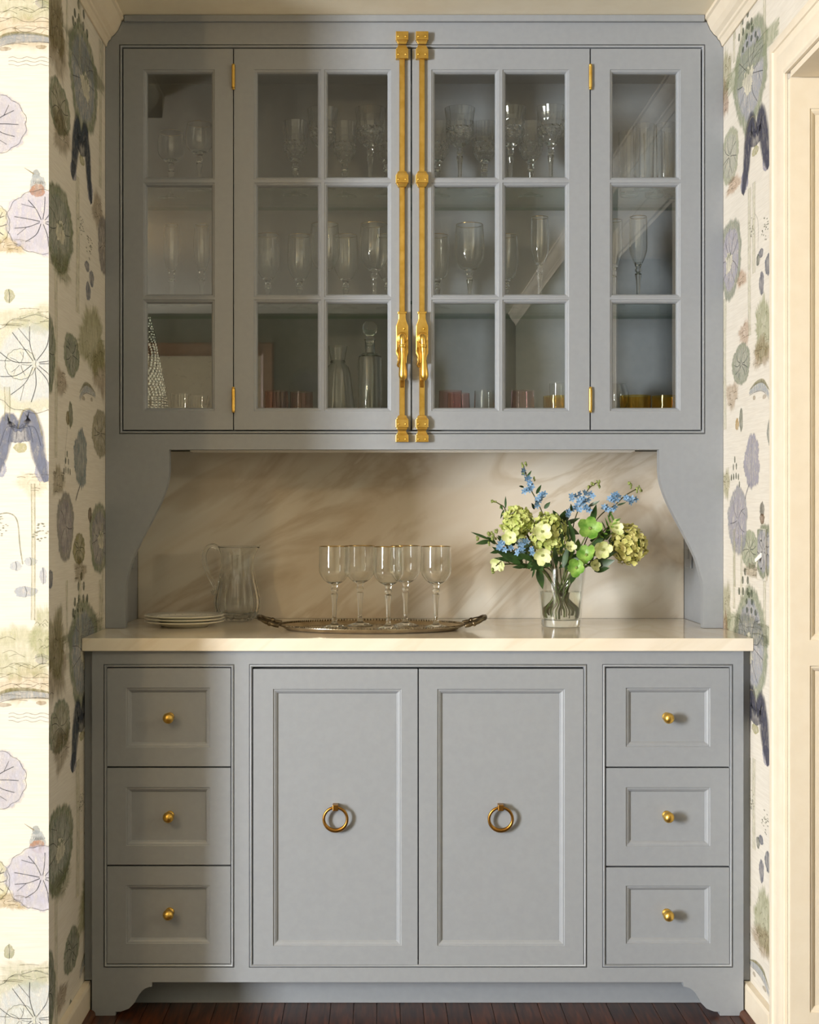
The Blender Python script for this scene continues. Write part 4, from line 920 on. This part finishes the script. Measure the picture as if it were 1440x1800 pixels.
def motifs(K, period, mots, zlo=-.1, zhi=2.6):
    for rep in (1, 0, -1, -2):
        dz = rep*period
        for mt in mots:
            kind, px_, py_, rx, ry = mt[:5]; opt = mt[5] if len(mt) > 5 else {}
            u0, z0 = K.uv(px_, py_); ua, _ = K.uv(px_-rx, py_); ub, _ = K.uv(px_+rx, py_); ru = abs(ub-ua)/2; rv = ry*K.sc(px_)
            z_ = z0+dz
            if z_-rv > zhi or z_+rv < zlo: continue
            sd = int(px_*7+py_)
            if kind == 'leaf':
                K.blob((u0,z_), ru, rv, opt.get('c',BLUE), opt.get('e',GREEN), opt.get('a',.85), opt.get('scal',14), .035, .84, opt.get('rot',0), seed=sd)
                rr = random.Random(sd)
                for i in range(opt.get('veins',9)):
                    th = 2*PI*i/opt.get('veins',9)+rr.uniform(-.15,.15); e_ = .82
                    p1 = (u0+ru*e_*math.cos(th), z_+rv*e_*math.sin(th)); th2 = th+rr.uniform(-.25,.25)
                    K.line([(u0+ru*.08*math.cos(th),z_+rv*.08*math.sin(th)),(u0+ru*.45*math.cos(th2),z_+rv*.45*math.sin(th2)),p1], opt.get('lw',.0016), opt.get('lc',LINE), .75)
                    if i % 2: K.line([(u0+ru*.5*math.cos(th2),z_+rv*.5*math.sin(th2)),(u0+ru*.84*math.cos(th+.28),z_+rv*.84*math.sin(th+.28))], opt.get('lw',.0016)*.8, opt.get('lc',LINE), .65)
                if opt.get('outline'):
                    rr = random.Random(sd); ph = [rr.uniform(0,6.28) for _ in range(4)]; n_ = 48
                    K.line([(u0+ru*(1+.06*abs(math.sin(7*2*PI*i/n_)))*math.cos(2*PI*i/n_), z_+rv*(1+.06*abs(math.sin(7*2*PI*i/n_)))*math.sin(2*PI*i/n_)) for i in range(n_+1)], .0011, LINE, .6)
                if opt.get('lotus'):
                    K.blob((u0+ru*.12,z_-rv*.08), ru*.30, rv*.26, CREAM, CREAM, .95, 0, .12, seed=sd, lev=.00046)
                    for i in range(4): K.blob((u0+ru*(-.02+.1*i),z_+rv*(.12-.05*(i%2))), ru*.045, rv*.05, GREEN, a=.9, lev=.00062)
            elif kind == 'patch':
                K.blob((u0,z_), ru*.8, rv*.8, opt.get('c',OLIVE), opt.get('c',OLIVE), opt.get('a',.5), 0, .12, .5, seed=sd, soft=1.5)
                rr = random.Random(sd)
                for i in range(opt.get('n',7)):
                    uu, zz = u0+ru*rr.uniform(-.8,.8), z_+rv*rr.uniform(-.8,.8)
                    K.line([(uu-ru*.25,zz),(uu,zz+rv*.05),(uu+ru*.25,zz-rv*.02)], .0013, (96,84,50), .45)
            elif kind == 'droop':
                c = opt.get('c',SLATE)
                K.line([(u0-ru*.08,z_+rv*.55),(u0-ru*.42,z_+rv*.9),(u0-ru*.62,z_+rv*.3),(u0-ru*.75,z_-rv*.25),(u0-ru*.95,z_-rv*.8)], [ru*.28,ru*.6,ru*.75,ru*.6,ru*.22], c, .9, True)
                K.line([(u0-ru*.08,z_+rv*.55),(u0+ru*.30,z_+rv*1.0),(u0+ru*.55,z_+rv*.45),(u0+ru*.68,z_-rv*.2),(u0+ru*.95,z_-rv*.95)], [ru*.28,ru*.6,ru*.7,ru*.6,ru*.22], c, .9, True)
                K.blob((u0-ru*.05,z_+rv*.45), ru*.45, rv*.26, c, c, .85, seed=sd)
                K.blob((u0-ru*.80,z_-rv*.55), ru*.28, rv*.28, opt.get('l',LAV), opt.get('l',LAV), .8, seed=sd+1)
                K.blob((u0+ru*.82,z_-rv*.60), ru*.28, rv*.34, opt.get('l',LAV), opt.get('l',LAV), .8, seed=sd+2)
                K.blob((u0+ru*.0,z_+rv*.05), ru*.24, rv*.14, (176,172,128), a=.8, seed=sd+3)
                K.line([(u0-ru*.1,z_+rv*.6),(u0+ru*.12,z_+rv*1.15),(u0+ru*.55,z_+rv*1.05),(u0+ru*.8,z_+rv*.4)], .0022, (168,158,120), .6)
                for i in range(6):
                    a_ = -.5+i*.2
                    K.line([(u0-ru*.05,z_+rv*.6),(u0+ru*a_,z_+rv*.75-abs(a_)*rv*.2),(u0+ru*a_*1.5,z_+rv*(.35-abs(a_)*.5))], .0010, (40,42,52), .6)
            elif kind == 'stem':
                for d_ in (-.8,.8): K.line([(u0+ru*d_,z_+rv),(u0+ru*d_*.9+ru*.2,z_),(u0+ru*d_,z_-rv)], .0016, opt.get('c',(150,146,112)), .6)
                K.line([(u0,z_+rv),(u0+ru*.2,z_),(u0,z_-rv)], ru*1.3, (206,204,180), .35)
            elif kind == 'line':
                K.line([(K.uv(a_,b_)[0], K.uv(a_,b_)[1]+dz) for a_, b_ in opt['p']], opt.get('w',.0018), opt.get('c',LINE), opt.get('a',.6), opt.get('s',False))
            elif kind == 'drops':
                for i, (a_, b_) in enumerate(((0,1),(-.35,.45),(.3,.4),(-.8,-.4),(-.3,-.3),(.25,-.35),(.75,-.4),(-1,-1))):
                    K.blob((u0+ru*a_,z_+rv*b_), ru*.13, rv*.26, (72,84,62), a=.85, amp=.03, seed=sd+i)
            elif kind == 'pod':
                rr = random.Random(sd)
                for i in range(22):
                    a_, b_ = rr.uniform(0,6.28), math.sqrt(rr.random())
                    K.blob((u0+ru*b_*math.cos(a_),z_+rv*b_*math.sin(a_)), ru*.16, rv*.055, (104,108,80), a=.75, amp=.02)
            elif kind == 'sleaf':
                K.blob((u0,z_), ru, rv, opt.get('c',(118,122,136)), opt.get('c',(118,122,136)), .85, 0, .06, rot=opt.get('rot',0), seed=sd)
                K.line([(u0-ru*.1,z_+rv),(u0+ru*.1,z_),(u0,z_-rv*1.1)], .0011, LINE, .7)
            elif kind == 'bird':
                K.blob((u0,z_-rv*.1), ru*.75, rv*.65, (176,182,184), a=.85, seed=sd); K.blob((u0,z_-rv*.5), ru*.72, rv*.42, (186,140,112), a=.85, seed=sd)
                K.blob((u0-ru*.15,z_+rv*.62), ru*.36, rv*.28, (166,172,172), a=.9, seed=sd)
                K.line([(u0-ru*.35,z_+rv*.62),(u0-ru*1.3,z_+rv*1.05)], [ru*.16,ru*.08,ru*.02], (150,140,118), .9)
                for i in range(6): K.line([(u0-ru*.4+i*ru*.16,z_+rv*.2),(u0-ru*.3+i*ru*.16,z_-rv*.05),(u0-ru*.1+i*ru*.16,z_+rv*.1)], .0010, LINE, .5)
            elif kind == 'fish':
                K.line([(u0-ru,z_-rv*.6),(u0-ru*.4,z_+rv*.25),(u0+ru*.3,z_+rv*.35),(u0+ru,z_+rv*.1)], [rv*.3,rv*.9,rv*.8,rv*.25], (160,168,176), .5, True)
                K.line([(u0-ru,z_-rv*.2),(u0-ru*.4,z_+rv*.65),(u0+ru*.3,z_+rv*.7),(u0+ru,z_+rv*.3)], [.002,rv*.4,rv*.3,.002], OLIVE, .55, True)
                K.line([(u0-ru,z_-rv*.85),(u0-ru*.4,z_-rv*.1),(u0+ru*.3,z_+rv*.05),(u0+ru,z_-rv*.1)], .0011, LINE, .6)
                K.blob((u0+ru*.5,z_-rv*.35), ru*.14, rv*.16, BROWN, a=.5, seed=sd); K.blob((u0-ru*.5,z_-rv*.5), ru*.18, rv*.16, BROWN, a=.5, seed=sd)
            elif kind == 'waves':
                for i in range(3):
                    zz = z_+rv*(1-i)*.8
                    K.line([(u0-ru+2*ru*j/10, zz+rv*.22*math.sin(j*1.9+i*.4)) for j in range(11)], .0011, (112,104,84), .6)
            elif kind == 'mound':
                K.blob((u0,z_), ru, rv, opt.get('c',(152,152,96)), opt.get('c',(152,152,96)), opt.get('a',.6), 0, .10, .6, seed=sd, soft=1.25)
                rr = random.Random(sd)
                for i in range(10):
                    uu, zz = u0+ru*rr.uniform(-.8,.6), z_+rv*rr.uniform(-.8,.7)
                    K.line([(uu,zz),(uu+ru*.2,zz+rv*.12),(uu+ru*.4,zz-rv*.02)], .0011, (104,106,70), .5)
# left alcove wall
KL = Ink(lambda u, v_, o_: (XL+o_, u, v_), lambda px_, py_: ((lambda d_: (d_, Z(py_,d_)))(F*-XL/(VX-px_))), lambda px_: -XL/(VX-px_))
KL.lim = (D_CORNER, D_UF); KL.sc = lambda px_: (-XL/(VX-px_))
motifs(KL, 1.395, [
 ('stem',136,430,4,120),('stem',98,640,3,165),('stem',176,200,3,130),('stem',140,60,3,60),('stem',180,1010,2,90),('stem',117,1090,2,70),
 ('patch',100,70,16,65,{'c':(118,98,48)}),('patch',108,235,14,35,{'c':(118,98,48)}),('leaf',147,140,24,88,{'rot':.25,'lotus':1}),('leaf',105,190,18,44,{'c':(140,140,112),'e':GREEN}),
 ('drops',143,30,14,30),('droop',144,285,18,58,{'c':(70,76,84)}),('patch',172,370,9,30,{'c':BROWN}),('leaf',103,400,25,72,{'lotus':1,'c':(128,138,124),'e':(120,130,100)}),
 ('patch',108,470,16,25,{'c':(130,132,90)}),('pod',142,398,6,18),('pod',157,435,6,22),('sleaf',153,468,4,9),('sleaf',161,490,4,14),('sleaf',155,512,4,16),
 ('leaf',181,430,8,48,{'c':(146,140,138),'e':(146,140,138),'lc':(110,90,60)}),('mound',163,600,20,50),('patch',175,650,12,42,{'c':BROWN}),('leaf',126,624,13,36,{'c':(116,126,108)}),('leaf',86,620,11,66,{'c':(116,128,112)}),
 ('patch',108,672,9,22,{'c':BROWN}),('fish',154,692,14,22),('sleaf',124,730,4,22,{'c':(110,116,88)}),('sleaf',119,735,3,12,{'c':(140,126,74)}),('line',0,0,1,1,{'p':[(119,748),(115,790),(114,830)],'w':.0015}),
 ('leaf',176,762,13,40,{'c':(160,154,130),'e':(160,154,130)}),('sleaf',142,806,11,50,{'c':(126,138,142)}),('line',0,0,1,1,{'p':[(140,855),(136,868),(133,880)],'w':.006}),('leaf',115,925,14,58,{'c':(140,134,142),'e':(140,138,132),'veins':5}),
 ('patch',103,845,10,25,{'c':(128,112,60)}),('drops',118,820,7,22),('leaf',175,945,16,58,{'lotus':1,'c':(140,140,146)}),('leaf',139,965,10,26,{'c':(144,140,96),'e':(144,140,96)}),('sleaf',158,905,3,13,{'c':(104,84,56)}),('patch',141,1003,10,18,{'c':(122,104,48)}),
 ('drops',139,1068,8,14),('mound',150,1108,30,20,{'c':(132,136,108)}),('mound',98,1135,14,55,{'c':(128,122,70)}),('sleaf',88,1018,5,16)])
KL.build(wall_l)
# right alcove wall
KR = Ink(lambda u, v_, o_: (XR-o_, u, v_), lambda px_, py_: ((lambda d_: (d_, Z(py_,d_)))(F*XR/(px_-VX))), lambda px_: XR/(px_-VX))
KR.lim = (3.10, D_UF)
motifs(KR, 1.395, [
 ('stem',1318,460,3,130),('stem',1326,400,3,80),('stem',1275,640,3,115),('stem',1345,15,3,60),('stem',1292,30,2,40),('stem',1291,1000,2,70),('stem',1304,1000,2,60),
 ('patch',1277,130,8,40,{'c':(140,138,76)}),('patch',1275,175,6,30,{'c':RUST}),('leaf',1319,130,28,92,{'rot':-.15,'lotus':1,'c':(158,162,172),'e':(146,154,130)}),('drops',1310,42,14,26),
 ('droop',1328,268,24,58,{'c':(78,78,90),'l':(150,148,168)}),('leaf',1283,275,15,46,{'c':(176,178,162),'e':(170,174,150)}),('patch',1290,325,12,14,{'c':(190,150,112)}),
 ('pod',1322,397,5,20),('pod',1345,403,6,22),('sleaf',1338,445,4,8,{'c':(106,110,126)}),('sleaf',1333,457,3,10,{'c':(116,120,110)}),('sleaf',1350,465,5,18,{'c':(104,108,122)}),('sleaf',1339,498,4,20,{'c':(110,112,128)}),('line',0,0,1,1,{'p':[(1333,437),(1333,390),(1327,375)],'w':.0015}),
 ('leaf',1284,455,18,66,{'lotus':1,'c':(166,164,178),'e':(146,152,136)}),('patch',1304,490,8,14,{'c':(186,142,104)}),('mound',1343,580,14,48,{'c':(152,158,110)}),('patch',1309,585,9,20,{'c':(186,150,122)}),('patch',1340,620,16,24,{'c':(160,134,96)}),
 ('leaf',1303,640,15,34,{'c':(150,156,140),'e':(146,152,132)}),('fish',1335,688,18,24),('patch',1287,695,10,22,{'c':(170,140,104)}),('sleaf',1303,738,3,20,{'c':(120,126,110)}),('sleaf',1296,746,3,10,{'c':(190,156,84)}),
 ('sleaf',1354,760,5,24,{'c':(140,144,136)}),('sleaf',1322,812,13,46,{'c':(156,154,170)}),('line',0,0,1,1,{'p':[(1318,850),(1313,865),(1310,878)],'w':.006,'c':(120,118,130)}),('leaf',1297,915,16,56,{'c':(158,156,172),'e':(158,158,166),'veins':7}),
 ('drops',1292,830,8,22),('patch',1277,850,6,24,{'c':(150,146,84)}),('sleaf',1340,895,4,12,{'c':(120,118,108)}),('sleaf',1340,912,4,9,{'c':(120,90,60)}),('leaf',1318,966,14,32,{'c':(160,168,140),'e':(160,168,140)}),('leaf',1345,968,13,46,{'c':(156,158,166)}),('patch',1321,1003,12,12,{'c':(150,132,92)}),
 ('drops',1317,1066,14,20),('mound',1318,1108,46,22,{'c':(160,168,136)})])
KR.build(wall_r)
KS = Ink(lambda u, v_, o_: (XR-.0047-o_*.3-XR, u-3.232, v_-1.125), KR.uv, KR.sc); KS.lim = (3.198, 3.266); KS.zl = (1.065, 1.185)
motifs(KS, 9, [('leaf',1318,966,14,32,{'c':(160,168,140),'e':(160,168,140)}),('leaf',1345,968,13,46,{'c':(156,158,166)})]); KS.build(sw)
# wall facing the room, left of the alcove
def facing(wall, ydec, x0, mots, period=1.43):
    K = Ink(lambda u, v_, o_: (u, ydec-o_, v_), lambda px_, py_: (X(px_,D_CORNER)+x0, Z(py_,D_CORNER)), lambda px_: D_CORNER/F)
    K.lim = (-3.0, XL); motifs(K, period, mots); K.build(wall); return K
FM = [('waves',40,35,80,22),('patch',50,55,70,30,{'c':(196,172,120),'a':.35}),('fish',40,75,65,22),('waves',55,108,40,8),
 ('leaf',-18,218,62,52,{'c':(190,188,202),'e':(196,194,206),'outline':1,'veins':11}),('leaf',75,390,62,54,{'c':(192,190,208),'e':(200,198,212),'outline':1,'veins':9}),('bird',66,322,18,26),
 ('leaf',-10,395,26,34,{'c':(216,212,186),'e':(206,202,170),'outline':1}),('patch',18,432,34,14,{'c':(176,150,84),'a':.5}),('sleaf',16,520,9,12,{'c':(170,172,140)}),
 ('leaf',62,640,88,82,{'c':(200,208,212),'e':(206,206,184),'outline':1,'veins':11,'a':.7}),('patch',60,560,70,22,{'c':(186,188,150),'a':.35}),('leaf',36,640,26,26,{'a':1.2,'c':(236,230,212),'e':(230,224,196),'outline':1,'veins':5,'lw':.001}),('stem',12,710,6,30),
 ('droop',36,790,48,60,{'c':(112,116,132),'l':(160,164,184)}),('patch',60,850,30,20,{'c':(216,196,150),'a':.3}),('stem',58,970,4,120),('line',0,0,1,1,{'p':[(-5,905),(15,902),(30,915),(35,960),(40,992)],'w':.0028,'c':(150,150,130)}),
 ('pod',72,942,14,22),('pod',2,925,12,18),('sleaf',28,995,10,8,{'c':(190,196,204)}),('sleaf',54,987,11,7,{'c':(190,196,204)}),('sleaf',45,1040,20,9,{'c':(176,182,192),'rot':.5}),('sleaf',76,1012,6,14,{'c':(184,188,198)}),
 ('mound',40,1145,70,40,{'c':(186,186,140),'a':.5}),('mound',80,1115,24,40,{'c':(180,182,138),'a':.5}),('sleaf',74,1158,12,9,{'c':(200,194,208)})]
facing(wall_f, D_CORNER, 0, FM)
# more of the same paper further along that wall and on the wall behind the camera (seen in the glass)
facing(wall_f, D_CORNER, -0.60, FM)
def rear(x0):
    K = Ink(lambda u, v_, o_: (u, -1.70+o_, v_), lambda px_, py_: (X(px_,D_CORNER)+x0, Z(py_,D_CORNER)), lambda px_: D_CORNER/F)
    motifs(K, 1.43, [('leaf',75,390,90,80,{'c':(120,128,124),'e':(120,128,110),'lotus':1}),('droop',160,640,70,80,{}),('leaf',220,200,80,70,{'c':(132,134,146)}),('stem',20,600,10,300),('leaf',40,900,80,90,{'c':(130,138,128),'lotus':1}),('drops',140,250,40,40)]); K.build(wall_rear)
for x0 in (-1.5, -0.7, 0.1, 0.9, 1.6): rear(x0)
# framed antique mirror on the wall behind the camera
fm_ = thing('antique_mirror', 'wood-framed foxed antique mirror on the papered wall, seen reflected in the lowest panes', 'mirror', (-1.25,-1.69,1.2))
x0, x1, z0, z1 = -1.85, -.66, 1.15, 2.34
fr = MB(); ring(fr, x0, x1, z0, z1, [(0,-1.695),(0,-1.665),(.012,-1.655),(.07,-1.66),(.085,-1.672),(.085,-1.690)])
fr.build('frame', 'frame_wood', fm_); MB().box(x0+.08,x1-.08,-1.692,-1.682,z0+.08,z1-.08).build('mirror_plate', 'foxed', fm_)
# pendant lamp of the room
lp_ = (-1.6, 0.9, 2.16)
cl = thing('pendant_lamp', 'clear globe pendant lamp hanging in the open room beside the alcove', 'lamp', (lp_[0],lp_[1],Z_CEIL))
MB().lathe([(.0005,-.022),(.055,-.020),(.06,-.012),(.06,-.001),(.0005,-.001)], (lp_[0],lp_[1],Z_CEIL), 32).build('canopy', 'brass', cl, smooth=True, auto=40)
MB().tube([(lp_[0],lp_[1],Z_CEIL-.02),(lp_[0],lp_[1],lp_[2]+.10)], .004, 8).build('rod', 'brass', cl, smooth=True)
MB().lathe([(.0005,.115),(.03,.112),(.034,.10),(.034,.085),(.0005,.085)], lp_, 24).build('socket', 'brass', cl, smooth=True, auto=40)
MB().ball(lp_, .115, 32, 20).build('globe', 'pane', cl, smooth=True)
l_ = bpy.data.lights.new('pendant_bulb', 'POINT'); l_.energy = 36; l_.color = (1.0, 0.68, 0.33); l_.shadow_soft_size = .045
o = bpy.data.objects.new('pendant_bulb', l_); C.objects.link(o); o.location = lp_

# added unseen sconce in the hall, warm fill for the left alcove wall
sp_ = (2.18, 2.0, 1.70)
sc_ = thing('fill_sconce', 'added brass globe sconce out of sight in the hall, filling the alcove with light', 'lamp', (2.299,2.0,1.62))
MB().box(2.288,2.299,1.965,2.035,1.55,1.69).build('backplate', 'brass', sc_, bevel=0.003, seg=2)
MB().tube(smooth_path([(2.288,2.0,1.60),(2.22,2.0,1.57),(2.18,2.0,1.60),(2.18,2.0,1.635)], 6), .006, 10).build('arm', 'brass', sc_, smooth=True)
MB().ball(sp_, .075, 28, 16).build('globe', 'pane', sc_, smooth=True)
l_ = bpy.data.lights.new('alcove_fill_light', 'POINT'); l_.energy = 30; l_.color = (1.0, 0.87, 0.64); l_.shadow_soft_size = .04
o = bpy.data.objects.new('alcove_fill_light', l_); C.objects.link(o); o.location = sp_

for o in C.objects:
    if 'base' in o: del o['base']
